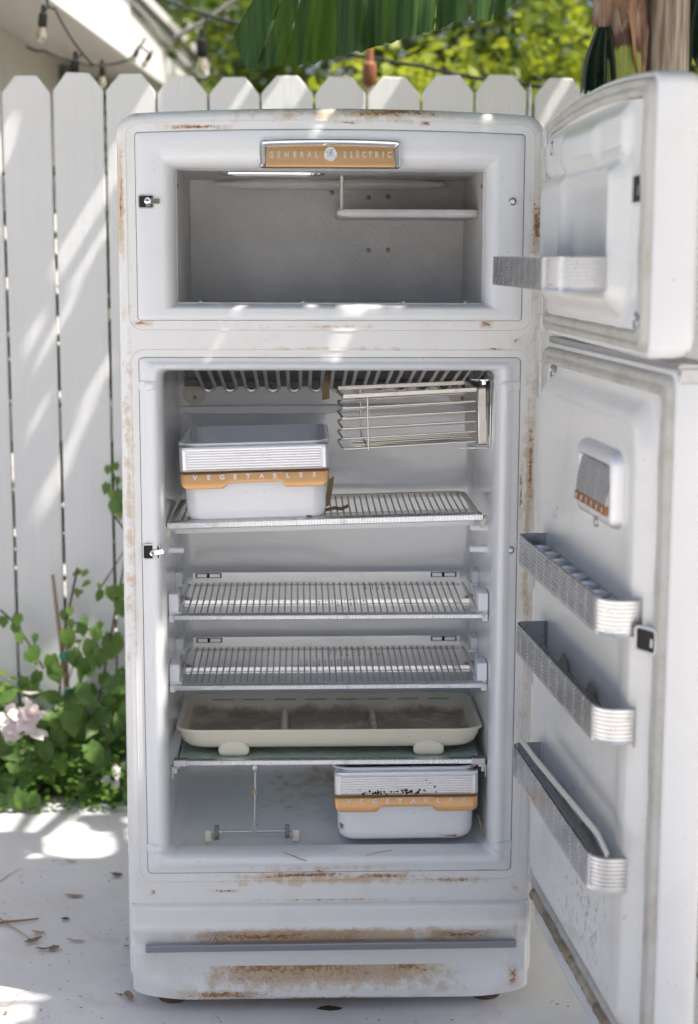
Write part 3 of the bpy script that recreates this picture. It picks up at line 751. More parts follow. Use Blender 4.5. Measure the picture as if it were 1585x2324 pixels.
# ================================================================== THINGS INSIDE
def shelf(label, xl, xr, yf, yb, zl, zr, kind, rods_x, front_h):
    """wire shelf: x from xl to xr, sloping from zl to zr"""
    xc = (xl + xr) / 2; zc = (zl + zr) / 2; an = math.atan2(zr - zl, xr - xl)
    t = tag(empty('wire_shelf', (xc, yf, zc), (0, -an, 0)), label, 'shelf', 'wire shelves in the open refrigerator')
    hw = (xr - xl) / 2; dp = yb - yf; rise = .009
    m = MB(); m.add([(-hw, -.004, -.002), (hw, -.004, -.002), (-hw, -.005, front_h - .003), (hw, -.005, front_h - .003), (-hw + .002, .004, front_h), (hw - .002, .004, front_h), (-hw + .004, .018, front_h - .001), (hw - .004, .018, front_h - .001), (-hw + .004, .018, -.002), (hw - .004, .018, -.002)],
                    [(0, 1, 3, 2), (2, 3, 5, 4), (4, 5, 7, 6), (6, 7, 9, 8), (0, 8, 9, 1), (0, 2, 4, 6, 8), (1, 9, 7, 5, 3)])
    m.build('front_trim', M_ALU_RIB, t, local=True, bev=.0015)
    if kind == 'flange':
        m = MB(); m.obox((0, dp, .017 + rise - .003), (hw - .018, 0, 0), (0, .0012, 0), (0, .0005, .0105))
        m.obox((0, dp - .006, rise - .002), (hw - .018, 0, 0), (0, .007, 0), (0, 0, .0008)); m.build('back_flange', M_ALU, t, local=True, bev=.0006)
        for sx in (-1, 1):
            x0 = sx * (hw - .052); m = MB()
            m.box(x0 - .027, x0 + .027, dp - .0024, dp - .0016, .013 + rise, .023 + rise); k = m.build('flange_slot', M_BLACK, t, local=True)
            m = MB(); m.box(x0 - .024, x0 - .004, dp - .0034, dp - .0022, .0145 + rise, .0215 + rise); m.box(x0 + .002, x0 + .024, dp - .0034, dp - .0022, .0145 + rise, .0215 + rise)
            m.build('slot_clip', M_ALU, t, local=True)
        m = MB(); m.tube([(-hw + .004, dp * .62, rise * .5), (-hw + .02, dp * .56, rise * .5 - .002)], .0045, 6); m.tube([(hw - .004, dp * .62, rise * .5), (hw - .02, dp * .56, rise * .5 - .002)], .0045, 6)
        m.box(-hw + .012, hw - .012, dp * .50, dp * .50 + .002, rise * .5 - .009, rise * .5 + .001)
        m.box(-hw + .012, hw - .012, dp * .50 - .010, dp * .50, rise * .5 - .009, rise * .5 - .0075); m.build('middle_bar', M_ALU, t, local=True)
    else:
        m = MB(); pts = [(-hw + .004, .012, .001), (-hw + .010, dp - .03, rise), (-hw + .03, dp - .004, rise), (hw - .03, dp - .004, rise), (hw - .010, dp - .03, rise), (hw - .004, .012, .001)]
        m.tube(pts, .0055, 8); m.build('rim', M_CREAM, t, local=True)
        m = MB(); m.tube([(-hw + .008, dp * .42, rise * .5 - .006), (hw - .008, dp * .42, rise * .5 - .006)], .0030, 8); m.build('middle_bar', M_CREAM, t, local=True)
        m = MB(); m.tube([(-hw + .01, dp * .20, -.0135), (hw - .01, dp * .2, -.0135)], .007, 6, flat=.5); m.build('cross_rail', M_WHITEP, t, local=True)
    for sx in (-1, 1):
        m = MB(); m.tube([(sx * (hw - .004), .014, 0), (sx * (hw - .012), dp - .002, rise - .001)], .0034, 6)
        if kind != 'flange': m.box(sx * hw - .004, sx * hw + .004, -.002, .02, -.016, .002)
        m.build('side_rail', M_ALU if kind == 'flange' else M_CREAM, t, local=True)
    rod = None
    for x in rods_x:
        if rod is None:
            m = MB(); m.tube([(0, .010, .004 + (0)), (0, dp * .5, rise * .6), (0, dp - .004, rise + .001)], .0017, 6)
            m.lathe([(.0026, -.003), (.0026, .002)], (0, dp - .004, rise + .001), (0, 1, 0), 6)
            rod = m.build('rod', M_WIRE, t, local=True); rod.location = (x, 0, 0)
        else: link_copy(rod, t, (x, 0, 0))
    return t
shelf('white rimmed wire shelf under the upper vegetable drawer', -.307, .291, .05, .455, .905, .921, 'rim', [-.275 + .0125 * i for i in range(45)], .013)
shelf('aluminium wire shelf with a tall back edge, upper of the matching pair', -.299, .296, .06, .475, .7325, .7335, 'flange', [-.2725 + .0125 * i for i in range(44)], .010)
shelf('aluminium wire shelf just above the beige tray', -.299, .298, .06, .475, .598, .600, 'flange', [-.2725 + .0125 * i for i in range(44)], .010)

# dark crumbs of rust and food on the shelf rods
def crumbs(name, label, pts, mat_, loc):
    m = MB()
    for (x, y, z, r) in pts:
        a = R.random() * 6; m.add([(x + r * math.cos(a + q * 1.257) * (.6 + .6 * R.random()), y + r * math.sin(a + q * 1.257) * (.6 + .6 * R.random()), z) for q in range(5)] + [(x, y, z + r * .5)],
                                  [(0, 1, 5), (1, 2, 5), (2, 3, 5), (3, 4, 5), (4, 0, 5), (4, 3, 2, 1, 0)])
    o = m.build(name, mat_, None, loc=loc); tag(o, label, 'crumbs', kind='stuff'); return o
R = random.Random(5)
M_CRUMB = flat('dark_crumb', (.035, .022, .015), .9)
pp = []
for zs, rows in ((.7385, [(.03, .10, 8), (.115, .30, 6)]), (.604, [(.0, .18, 9), (.06, .30, 9)])):
    for x0, y0, n in rows:
        for k in range(n):
            x = x0 + .0125 * (k - n / 2) + .002 * R.random()
            for q in range(7): pp.append((x - .0 , y0 + .06 + .012 * q + R.uniform(-.005, .005), zs + .007 * (y0 + .012 * q) / .4 + .0018, R.uniform(.0012, .0026)))
crumbs('dried_crumbs', 'black crusts stuck on the rods of the middle shelves', pp, M_CRUMB, (0, .2, .6))

M_LET = flat('letter_white', (.68, .67, .64), .4)
def drawer(label, xc, y0, z0, rot, dirty):
    t = tag(empty('vegetable_drawer', (xc, y0, z0), (0, rot, 0)), label, 'drawer', 'vegetable drawers in the open refrigerator')
    pan = enamel('drawer_enamel', base=(.80, .81, .83), rough=.16, dirt=.08, rust=[(-.125, .022, .010, .014, 1.15), (.09, .006, .035, .007, 1.05)] if dirty else [(.10, .004, .014, .008, 1.1)])
    m = MB()
    def L(i, z, r): return [(x, y, z) for x, y in rr(-.133 + i, .133 - i, .006 + i * .6, .435 - i, r, 6, 0, 8)]
    m.loft([L(.026, .0, .02), L(.012, .0015, .026), L(.004, .008, .03), L(.001, .02, .03), L(0, .05, .03), L(-.002, .138, .03), L(-.009, .1405, .036), L(-.010, .1455, .036), L(-.002, .1462, .030), L(.0, .140, .028), L(.0025, .02, .028), L(.02, .005, .02)], True, True, True)
    m.build('pan', pan, t, local=True, sharp=60)
    pr = [(.094, -.0005), (.0955, -.0085), (.0985, -.0098)]
    for k in range(7):
        a = .0990 + .0048 * k; pr += [(a, -.0100), (a + .0012, -.0116), (a + .0036, -.0116), (a + .0048, -.0100)]
    pr += [(.1330, -.0112), (.1365, -.0116), (.1400, -.0095), (.1412, -.005), (.1405, .002)]
    hw = .1395; xs = [-hw, -hw, -hw + .0015, -hw + .006, -hw + .0125] + [lerp(-hw + .0127, hw - .0127, i / 10) for i in range(11)] + [hw - .0125, hw - .006, hw - .0015, hw, hw]
    def fp(i, j):
        x = xs[i]; z, y = pr[j]; e = (hw - abs(x))
        if e < .0126 and .098 < z < .1335: y = -.0104
        if e < .006: y += .006 * ((.006 - e) / .006) ** 2
        if i in (0, len(xs) - 1): y = .012
        return (x, y, z)
    m = MB(); m.sheet(range(len(xs)), range(len(pr)), fp)
    dk = metalm('drawer_front_aluminium', (.80, .80, .81), .42, .1)
    m.build('front_panel', dk, t, local=True, sharp=25)
    for q in (-1, -.6, -.2, .2, .6, 1):
        m = MB(); m.box(q * .127 - .0006, q * .127 + .0006, -.0126, -.010, .099, .1325); m.build('panel_rib', M_WHITEP, t, local=True)
    # gold band with its cut-out
    xs = [-hw, -hw, -hw + .0015, -hw + .005, -hw + .012] + lin(-hw + .02, hw - .02, 49) + [hw - .012, hw - .005, hw - .0015, hw, hw]
    def zb(x):
        c = .0735 - .0105 * sstep(.050, .058, abs(x)); e = hw - abs(x)
        if e < .016: c += .014 * (1 - math.sqrt(max(0, 1 - ((.016 - e) / .016) ** 2)))
        return c
    vv = [0, .12, .3, .6, .85, .95, 1]; yo = [.002, -.0112, -.0132, -.0132, -.0150, -.0142, -.006]
    def gb(i, j):
        x = xs[i]; e = hw - abs(x); z = lerp(.0938, zb(x), vv[j]); y = yo[j]
        if e < .006: y += .007 * ((.006 - e) / .006) ** 2
        if i in (0, len(xs) - 1): y = .012
        return (x, y, z)
    m = MB(); m.sheet(range(len(xs)), range(7), gb); m.build('gold_band', M_GOLD, t, local=True, sharp=50)
    m = MB()
    for ch, q in zip('VEGETABLES', (455, 553, 649, 742, 836, 933, 1027, 1120, 1214, 1310)):
        x = (q - 882) / 1070 * .279
        text_mb(m, ch, .0118, lambda a, b, d, x=x: (x + a * 1.1, -.0136 - d, .0812 + b), .0006, .0006)
    m.build('drawer_lettering', M_LET, t, local=True, recalc=False, sharp=30)
    if dirty:
        m = MB(); RR = random.Random(3)
        for k in range(60):
            x = RR.choice([-.085, -.06, -.05, -.02, 0, .01, .025, .04]) + RR.gauss(0, .009); z = .0985 + abs(RR.gauss(0, .004)) + (.02 * RR.random() if RR.random() < .25 else 0); r = RR.uniform(.0006, .0030)
            m.add([(x + r * math.cos(a) * RR.uniform(.6, 1.3), -.0128 - .0003 * RR.random(), z + r * math.sin(a) * RR.uniform(.6, 1.3)) for a in [q * 1.0472 for q in range(6)]] + [(x, -.0138, z)], [(0, 1, 6), (1, 2, 6), (2, 3, 6), (3, 4, 6), (4, 5, 6), (5, 0, 6)])
        m.build('rust_crust', M_CRUMB, t, local=True, recalc=False)
    return t
drawer('clean vegetable drawer standing on the top wire shelf', -.1385, .045, .9185, -.0275, False)
drawer('rust spotted vegetable drawer on the fridge floor at the right', .1490, .04, .3035, -.006, True)

# beige tray with dried soil
tray = tag(empty('tray', (.001, .27, .463)), 'dirty beige plastic tray caked with dried soil on the glass shelf', 'tray')
def traym():
    n = N('tray_plastic'); o = n.xyz(); h = n.ramp(o[2], .046, .014)
    f = n.ramp(n.math('ADD', n.noise(11, 7, .68), n.math('MULTIPLY', h, .38)), .62, .92)
    inner = n.ramp(n.math('MAXIMUM', n.math('DIVIDE', n.math('ABSOLUTE', o[0]), .285), n.math('DIVIDE', n.math('ABSOLUTE', o[1]), .188)), 1.0, .985)
    f = n.math('MULTIPLY', f, inner)
    col = n.mix(n.ramp(n.noise(7, 5), .4, .75, 0, .35), (.64, .60, .48), (.50, .43, .31)); col = n.mix(f, col, n.mix(n.noise(40, 6, .7), (.15, .11, .08), (.42, .34, .25)))
    n.set(Base_Color=col, Roughness=.45); return n.m
M_TRAY = traym()
m = MB()
def T(i, z, r): return [(x, y, z) for x, y in rr(-.3015 + i, .3015 - i, -.195 + i * .75, .195 - i * .75, r, 7, 0, 10)]
m.loft([T(.045, .012, .03), T(.026, .016, .035), T(.015, .024, .04), T(.0085, .037, .045), T(.007, .047, .045), T(.0005, .0475, .05), T(0, .0505, .05), T(.003, .0522, .048)], True, True, False)
M_TRAYC = enamel('clean_tray_plastic', base=(.66, .62, .50), rough=.4, dirt=.35)
m.build('basin', M_TRAYC, tray, local=True, sharp=60)
m = MB(); m.loft([T(.003, .0522, .048), T(.009, .0515, .044), T(.011, .0475, .042), T(.020, .024, .036), T(.030, .0165, .03), T(.05, .0150, .02)], True, False, True)
m.build('basin_inside', M_TRAY, tray, local=True, sharp=60)
for px in (645, 848):
    x = P(px, 1640, .27).x
    m = MB(); m.sheet(lin(-.011, .011, 7), lin(-.168, .168, 20), lambda a, b: (x + a, b, .0145 + .016 * (1 - (a / .011) ** 2) * sstep(.168, .14, abs(b)))); m.build('divider', M_TRAY, tray, local=True, sharp=60)
for px in (530, 972):
    x = P(px, 1700, .09).x
    for y in (-.181,):
        m = MB(); L = lambda r_, z: [(x + a, y + b, z) for a, b in rr(-.030 + r_, .030 - r_, -.008 + r_ * .2, .008 - r_ * .2, .006, 5, 0, 4)]
        m.loft([L(.008, .0006), L(.003, .002), L(0, .007), L(0, .016), L(.006, .024), L(.016, .028)], True, True, True); m.build('tray_foot', M_TRAYC, tray, local=True, sharp=60)
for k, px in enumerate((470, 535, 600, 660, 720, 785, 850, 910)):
    x = lerp(-.22, .235, k / 7); m = MB(); m.box(x - .022, x + .022, .1805, .1825, .0405, .0425); m.build('rim_slot_shade', flat('slot_shadow', (.30, .27, .21), .6), tray, local=True)  # darker bars painted in place of the shade inside the rim slots
c = P(893, 1640, .24); m = MB()
hp = [(-.028, .0), (-.018, .010), (-.004, .014), (.006, .006), (.026, .004), (.020, -.004), (.002, -.008), (-.012, -.005)]
m.add([(x, y, 0) for x, y in hp] + [(x * .4, y * .4, .004) for x, y in hp], [(i, (i + 1) % 8, 8 + (i + 1) % 8, 8 + i) for i in range(8)] + [tuple(range(8, 16))])
tag(m.build('dead_leaf', M_CRUMB, None, loc=(c.x, .25, .4795)), 'black withered leaf scrap lying in the beige tray', 'leaf')

# glass shelf with ribbed metal front
gs = tag(empty('glass_shelf', (0, .05, .457)), 'greenish glass shelf with chrome end caps below the beige tray', 'shelf')
def glassm():
    n = N('dusty_green_glass'); f = n.ramp(n.noise(26, 7, .7), .35, .8, .72, .95)
    n.set(Base_Color=n.mix(n.ramp(n.noise(60, 5), .4, .8), (.40, .52, .45), (.58, .64, .58)), Roughness=.14, Transmission_Weight=n.math('SUBTRACT', 1., f), IOR=1.5)
    return n.m
m = MB(); m.box(-.292, .292, .004, .42, .0005, .0055); m.build('glass_pane', glassm(), gs, local=True, bev=.001)
m = MB(); m.box(-.278, .278, -.006, .010, -.003, .0068); m.build('front_trim', M_ALU_RIB, gs, local=True, bev=.0015)
for sx in (-1, 1):
    m = MB(); m.box(sx * .289 - .0135, sx * .289 + .0135, -.0078, .012, -.0045, .0085); m.build('end_cap', M_STEEL, gs, local=True, bev=.0015)
    m = MB(); m.box(sx * .2975 - .0085, sx * .2975 + .0085, -.002, .004, -.0095, -.0045); m.box(sx * .304 - .002, sx * .304 + .002, -.002, .012, -.030, -.0045); m.box(sx * .299 - .004, sx * .299 + .004, .0, .006, -.020, -.0095); m.build('hook', M_STEEL, gs, local=True, bev=.0006)
    m = MB(); m.tube([(sx * .295, .01, .002), (sx * .295, .42, .002)], .0035, 6); m.build('side_rail', M_ALU, gs, local=True)

# T shaped post with wheels and feet
pz = lambda px, py, Y=.1: P(px, py, Y)
st = tag(empty('drawer_roller_stand', (pz(578, 1887).x, .1, floorz(.1))), 'thin T shaped metal stand with two rubber wheels on white feet', 'stand')
a, b = pz(484, 1889), pz(659, 1886); c0 = pz(578, 1887); ctop = pz(580, 1742)
m = MB(); m.tube([(a.x - .010, .094, a.z - .010), (a.x - .006, .098, a.z - .001), (a.x, .1, a.z), (b.x, .1, b.z), (b.x + .008, .098, b.z - .001), (b.x + .012, .094, b.z - .010)], .0027, 8); m.build('axle', M_STEEL, st)
m = MB(); m.tube([(c0.x, .1, c0.z), (c0.x + .001, .1, lerp(c0.z, ctop.z, .45)), (ctop.x, .1, ctop.z)], [.0024, .0020, .0026], 8)
m.box(c0.x - .005, c0.x + .005, .095, .105, c0.z - .002, c0.z + .013); m.lathe([(.0005, -.009), (.006, -.007), (.0085, 0), (.006, .006), (.0005, .008)], (ctop.x, .1, ctop.z), (0, 0, 1), 12); m.build('post', M_STEEL, st)
m = MB(); zm = lerp(c0.z, ctop.z, .62); m.box(c0.x - .004, c0.x + .005, .096, .104, zm - .005, zm + .005); m.build('post_sleeve', flat('old_brass', (.3, .27, .16), .5, .4), st)
for q in (a, b):
    m = MB(); m.lathe([(.006, -.0045), (.0125, -.0045), (.014, -.002), (.014, .002), (.0125, .0045), (.006, .0045)], (q.x + (.007 if q is a else -.006), .1, q.z), (1, 0, 0), 18); m.build('wheel', M_RUBBER, st)
    xx = q.x + (-.010 if q is a else .012); zf = floorz(.094) + .0012; m = MB()
    m.lathe([(.0105, 0), (.0105, .003), (.008, .005), (.0075, .018), (.006, .021), (.003, .0215)], (xx, .094, zf), (0, 0, 1), 16); m.build('foot', M_CREAM, st)

# hinged wire basket under the ceiling
ZB = lambda zx, zy, Y: P((1300 + zx * .44164) * .56729, (1450 + zy * .44164) * .56729, Y)
YF, YB = .085, .30
bk = tag(empty('wire_basket', tuple(ZB(1400, 770, .19))), 'steel wire basket hinged to the right wall near the ceiling', 'basket')
def bar(p, q, h, t):
    m = MB(); d = (q - p); n_ = d.normalized(); up_ = Vector((0, 0, 1)); up_ = (up_ - n_ * up_.dot(n_)).normalized(); sd = n_.cross(up_)
    m.obox((p + q) / 2, d / 2, sd * t, up_ * h); return m
m = bar(ZB(170, 308, YF), ZB(1380, 245, YF), .0040, .0010)
for mm in (bar(ZB(120, 232, YB), ZB(1268, 182, YB), .0040, .0010), bar(ZB(105, 250, YB * .8 + YF * .2), ZB(170, 308, YF), .0040, .0010)):
    m.add(mm.v, mm.f)
m.build('top_rail', M_BASKET, bk, bev=.0006)
for l, r_, bl_, br_ in ((412, 350, 345, 280), (507, 440, 432, 368), (600, 533, 520, 458), (690, 625, 610, 548), (785, 715, 697, 640)):
    pts = [ZB(1368, r_, YF), ZB(200, l, YF), ZB(168, l - 4, YF + .004), ZB(150, lerp(l, bl_, .25), YF + .03), ZB(122, lerp(l, bl_, .85), YB - .04), ZB(128, bl_ + 2, YB - .01), ZB(150, bl_, YB), ZB(1266, br_, YB)]
    m = MB(); m.tube(pts, .0021, 7); m.build('basket_wire', M_BASKET, bk)
for i, (lx, ly, rx_, ry) in enumerate(((240, 705, 1300, 645), (245, 718, 1310, 660), (252, 738, 1325, 675), (268, 760, 1340, 690), (262, 748, 1352, 702))):
    Y = lerp(YB - .03, YF + .02, i / 4); m = MB(); m.tube([ZB(lx, ly, Y), ZB(rx_, ry, Y)], .0019, 6); m.build('basket_wire', M_BASKET, bk)
m = MB(); m.tube([ZB(388, 318, YF - .003), ZB(394, 792, YF - .003), ZB(372, 742, lerp(YF, YB, .4)), ZB(350, 700, YB - .02)], .002, 6); m.build('basket_brace', M_BASKET, bk)
m = MB(); m.tube([ZB(320, 240, YB + .003), ZB(332, 690, YB + .003)], .002, 6); m.build('basket_brace', M_BASKET, bk)
m = MB(); f0 = [ZB(1382, 228, YF), ZB(1470, 222, YF), ZB(1474, 748, YF), ZB(1390, 752, YF)]; b0 = [ZB(1266, 160, YB), ZB(1350, 152, YB), ZB(1352, 640, YB), ZB(1268, 640, YB)]
m.add([*f0, *b0], [(0, 1, 2, 3), (4, 7, 6, 5), (0, 3, 7, 4), (1, 5, 6, 2), (0, 4, 5, 1), (3, 2, 6, 7)]); m.build('end_box', M_BASKET, bk, bev=.003)
m = MB(); wx = .3045; z0_, z1_ = ZB(1500, 770, .1).z, ZB(1500, 148, .1).z
m.box(wx - .0008, wx + .0006, .075, .30, z0_, z1_); m.box(wx - .038, wx, .078, .098, z1_ - .0015, z1_); m.box(wx - .058, wx, .078, .098, z0_, z0_ + .0015); m.build('wall_bracket', M_CHROME, bk, bev=.0006)
q = ZB(1442, 200, YF + .005); m = MB(); m.lathe([(.004, 0), (.004, z1_ - q.z - .004), (.0075, z1_ - q.z - .003), (.0075, z1_ - q.z)], (q.x, YF + .005, q.z), (0, 0, 1), 12); m.build('hinge_pin', M_CHROME, bk)

# torn paper strips
M_PAPER = flat('brown_paper', (.30, .215, .12), .85)
def strip(pts, wv, label):
    m = MB(); L = [[Vector(p) + Vector(wv) * s for s in (-1, -.3, .4, 1)] for p in pts]
    m.loft([[tuple(v) for v in l] for l in L], False); m.loft([[(v[0], v[1] + .0006, v[2] - .0006) for v in l] for l in L], False)
    c = pts[0]; o = m.build('paper_strip', M_PAPER, None, loc=c); tag(o, label, 'paper', 'torn brown paper strips in the refrigerator'); return o
strip([(P(738, 1150, .2).x, .20, .9225), (P(760, 1151, .2).x, .20, .9265), (P(775, 1150, .2).x, .202, .9245), (P(791, 1149, .2).x, .197, .931)], (0, .011, .002), 'torn brown paper strip lying on the top shelf rods beside the drawer')
p = P(739, 845, .40); q = P(741, 906, .40)
strip([(p.x, .40, p.z), (p.x + .001, .405, lerp(p.z, q.z, .5)), (q.x - .001, .40, q.z)], (.0075, 0, .0015), 'brown paper strip hanging from the cooling tubes')
strip([(P(742, 1105, .22).x, .22, .927), (P(748, 1100, .22).x, .22, .955), (P(752, 1088, .22).x, .222, .982)], (.006, 0, .003), 'crumpled brown paper poking up behind the upper drawer')
# straw and leaf bits on the sill
M_STRAW = flat('dry_straw', (.34, .20, .09), .8)
def straw(pts, r, label, grp=None):
    m = MB(); m.tube(pts, [r * (1 if i else .6) for i in range(len(pts))], 5); o = m.build('dry_straw', M_STRAW, None, loc=pts[0]); tag(o, label, 'straw', grp); return o
z = .2985
straw([P(644, 1933, -.006) + Vector((0, -.004, 0)), P(664, 1942, -.012), P(680, 1949, -.016), P(696, 1954, -.016)], .0011, 'thin orange dry straw hanging over the sill of the fridge')
straw([P(832, 1943, -.014), P(858, 1935, -.012), P(890, 1930, -.008)], .0007, 'fine pale root fibre on the sill below the lower drawer')
straw([P(1085, 1850, .06), P(1092, 1872, .058), P(1099, 1898, .055)], .0016, 'brown stem standing between the lower drawer and the right wall')
MODE = 0
# ================================================================== SETTING
def patiom():
    n = N('painted_concrete'); a = n.noise(1.6, 6, .6); col = n.mix(n.ramp(a, .38, .68), (.70, .69, .685), (.60, .585, .57))
    col = n.mix(n.ramp(n.noise(5, 7, .72, dist=.5), .52, .80, 0, .55), col, (.42, .38, .33))
    col = n.mix(n.ramp(n.noise(16, 6, .7, vec=n.map((1, .35, 1), rot=(0, 0, .7))), .60, .82, 0, .5), col, (.36, .31, .25))
    col = n.mix(n.ramp(n.noise(120, 2), .72, .76, 0, .4), col, (.26, .20, .15))
    col = n.mix(n.ramp(n.noise(3.1, 3, .5, vec=n.map((1, 1, 1), (3, 5, 0))), .58, .8, 0, .35), col, (.50, .45, .38))
    n.set(Base_Color=col, Roughness=.62); n.bump(n.noise(75, 5, .6), .12, .004); return n.m
M_PATIO = patiom()
m = MB(); m.sheet(lin(-40, 40, 9), lin(-40, 40, 9), lambda x, y: (x, -40 + (y + 40) * 41.43 / 80, 0)); tag(m.build('patio', M_PATIO), kind='structure')
def soilm():
    n = N('soil'); n.set(Base_Color=n.mix(n.noise(22, 6, .7), (.07, .05, .035), (.22, .16, .12)), Roughness=.95); n.bump(n.noise(40, 6, .7), .8, .02); return n.m
m = MB(); RS = random.Random(4)
m.sheet(lin(-3.2, 2.6, 90), lin(0, 1, 8), lambda x, v: (x, lerp(1.20 + .04 * math.sin(x * 7) + .02 * math.sin(x * 23), 1.392, v), .004 + .03 * v * v + .010 * RS.random() * v * v))
M_SOIL = soilm()
tag(m.build('planting_bed', M_SOIL), kind='structure')
m = MB(); m.sheet(lin(-40, 40, 3), lin(1.43, 60, 3), lambda x, y: (x, y, 0)); tag(m.build('garden_ground', M_SOIL), kind='structure')
m = MB(); m.sheet(lin(-9, -.38, 3), lin(1.44, 14, 3), lambda x, y: (x, y, .004)); tag(m.build('soffit_bounce_ground', M_PATIO), kind='structure')  # unseen pale ground added to bounce light up to the soffit
m = MB(); QL = random.Random(14); LOWH = []
for k in range(7000):
    p = Vector((QL.uniform(-1.9, 2.2), QL.uniform(1.72, 2.1), QL.random() * 1.72)); d = Vector((QL.uniform(-1, 1), QL.uniform(-1, 1), QL.uniform(-1, .3))).normalized(); sd = d.cross(Vector((QL.gauss(0, .5), QL.gauss(0, .5), 1))).normalized(); s = QL.uniform(.08, .16)
    m.add([p, p + d * s * .5 + sd * s * .3, p + d * s, p + d * s * .5 - sd * s * .3], [(0, 1, 2), (0, 2, 3)])
LOWH = m

# ---- fence
def fencem():
    n = N('fence_paint'); g = n.noise(30, 5, .6, vec=n.map((6, 6, .35))); g2 = n.noise(9, 4, .6, vec=n.map((9, 9, .25)))
    col = n.mix(n.ramp(g2, .45, .75, 0, .35), (.77, .77, .765), (.70, .70, .695)); col = n.mix(n.ramp(n.noise(4, 6, .7), .66, .85, 0, .3), col, (.58, .55, .50))
    n.set(Base_Color=col, Roughness=.5); n.bump(n.math('ADD', n.math('MULTIPLY', g, .7), g2), .35, .004); return n.m
M_FENCE = fencem()
fence = tag(empty('picket_fence', (0, 1.4, 0)), 'tall white picket fence with dog ear tops behind the refrigerator', 'fence')
fe = [P(x, 330, 1.4).x for x in (5, 120, 240, 357, 474, 592, 713, 833, 955, 1077, 1195)]
edges = [(fe[i], fe[i + 1]) for i in range(len(fe) - 1)]
edges += [(fe[-1] + .0005, fe[-1] + .017), (fe[-1] + .019, fe[-1] + .158)]
x = fe[0]
while x > -2.9: edges.insert(0, (x - .1385, x)); x -= .1385
x = edges[-1][1]
while x < 2.4: edges.append((x, x + .1385)); x += .1385
RF = random.Random(11); ftop = P(60, 166, 1.4).z
for i, (a, b) in enumerate(edges):
    wd = b - a; g = .0022 + .002 * RF.random(); a += g; b -= g; top = ftop + RF.uniform(-.006, .004); ear = min(.037, (b - a) * .28) + RF.uniform(-.003, .003); eh = .045
    if wd < .05: ear = .004; eh = .03; top -= .02
    zbt = .03; tk = .017; le = RF.uniform(-.002, .002)
    out = [(a, zbt), (b, zbt), (b, top - eh + le), (b - ear, top), (a + ear, top + le), (a, top - eh)]
    yy = 1.4 + RF.uniform(-.0025, .0025)
    m = MB(); m.add([(x_, yy, z) for x_, z in out] + [(x_, yy + tk, z) for x_, z in out], [(0, 1, 2, 3, 4, 5), (11, 10, 9, 8, 7, 6)] + [(k, k + 6, (k + 1) % 6 + 6, (k + 1) % 6) for k in range(6)])
    m.build('picket', M_FENCE, fence, bev=.0025, seg=2, sharp=50)
for z in (.35, 1.0, 1.62):
    m = MB(); m.box(edges[0][0], edges[-1][1], 1.4215, 1.462, z - .045, z + .045); m.build('rail', M_FENCE, fence, bev=.003)
for x in (-2.2, -.35, 1.5):
    m = MB(); m.box(x - .045, x + .045, 1.464, 1.554, -.002, 1.72); m.build('post', M_FENCE, fence, bev=.004)

# ---- house with a deep white eave
M_STUCCO = enamel('house_paint', base=(.80, .77, .77), rough=.7, dirt=.2); M_FASCIA = enamel('fascia_paint', base=(.80, .80, .79), rough=.5, dirt=.05)
zl = 2.23; A0, A1 = PZ(112, 0, zl), PZ(361, 185, zl); dv = (A1 - A0); dv.z = 0; dv.normalize(); nv_ = Vector((dv.y, -dv.x, 0))
# height of the upper edge so that it lies straight above the lower one
best = min(((abs((PZ(308, 0, z) - A0).dot(nv_)) + abs((PZ(493, 175, z) - A0).dot(nv_))), z) for z in lin(2.2, 3.0, 161)); zu = best[1]
W0 = PZ(0, 72, zl); ov = (A0 - W0).dot(nv_)
print('HOUSE', A0, A1, 'upper', zu, best, 'overhang', ov)
ov = max(.30, min(ov, .9))
hb = A0 - dv * 1.1; he = A0 + dv * 9
house = tag(empty('house', tuple(A0 - nv_ * 2)), 'white house with a broad sunlit eave beyond the fence at the left', 'house')
house.location.z = 0; ORG[house.name] = Vector(house.location)
def hp_(a, off, z): return (a + nv_ * off) * 1 + Vector((0, 0, z - a.z))
m = MB(); q = [hp_(hb, 0, zl), hp_(he, 0, zl), hp_(he, 0, zu), hp_(hb, 0, zu), hp_(hb, -.03, zl), hp_(he, -.03, zl), hp_(he, -.03, zu), hp_(hb, -.03, zu)]
m.add(q, [(0, 1, 2, 3), (4, 7, 6, 5), (0, 4, 5, 1), (2, 6, 7, 3), (0, 3, 7, 4), (1, 5, 6, 2)]); m.build('fascia', M_FASCIA, house, bev=.004)
m = MB(); q = [hp_(hb, -.031, zl + .012), hp_(he, -.031, zl + .012), hp_(he, -ov - .05, zl + .012), hp_(hb, -ov - .05, zl + .012)]; q += [v + Vector((0, 0, .02)) for v in q]
m.add(q, [(0, 1, 2, 3), (7, 6, 5, 4), (0, 4, 5, 1), (1, 5, 6, 2), (2, 6, 7, 3), (3, 7, 4, 0)]); m.build('soffit', M_STUCCO, house)
m = MB(); q = [hp_(hb, -ov, 0), hp_(he, -ov, 0), hp_(he, -ov, zl + .010), hp_(hb, -ov, zl + .010), hp_(hb, -ov - 3, 0), hp_(he, -ov - 3, 0), hp_(he, -ov - 3, zl + .010), hp_(hb, -ov - 3, zl + .010)]
m.add(q, [(0, 1, 2, 3), (4, 7, 6, 5), (0, 4, 5, 1), (0, 3, 7, 4), (1, 5, 6, 2)]); m.build('wall', M_STUCCO, house)
m = MB(); q = [hp_(hb, .03, zu + .002), hp_(he, .03, zu + .002), hp_(he, -ov - 3.2, zu + .9), hp_(hb, -ov - 3.2, zu + .9)]; q += [v + Vector((0, 0, .04)) for v in q]
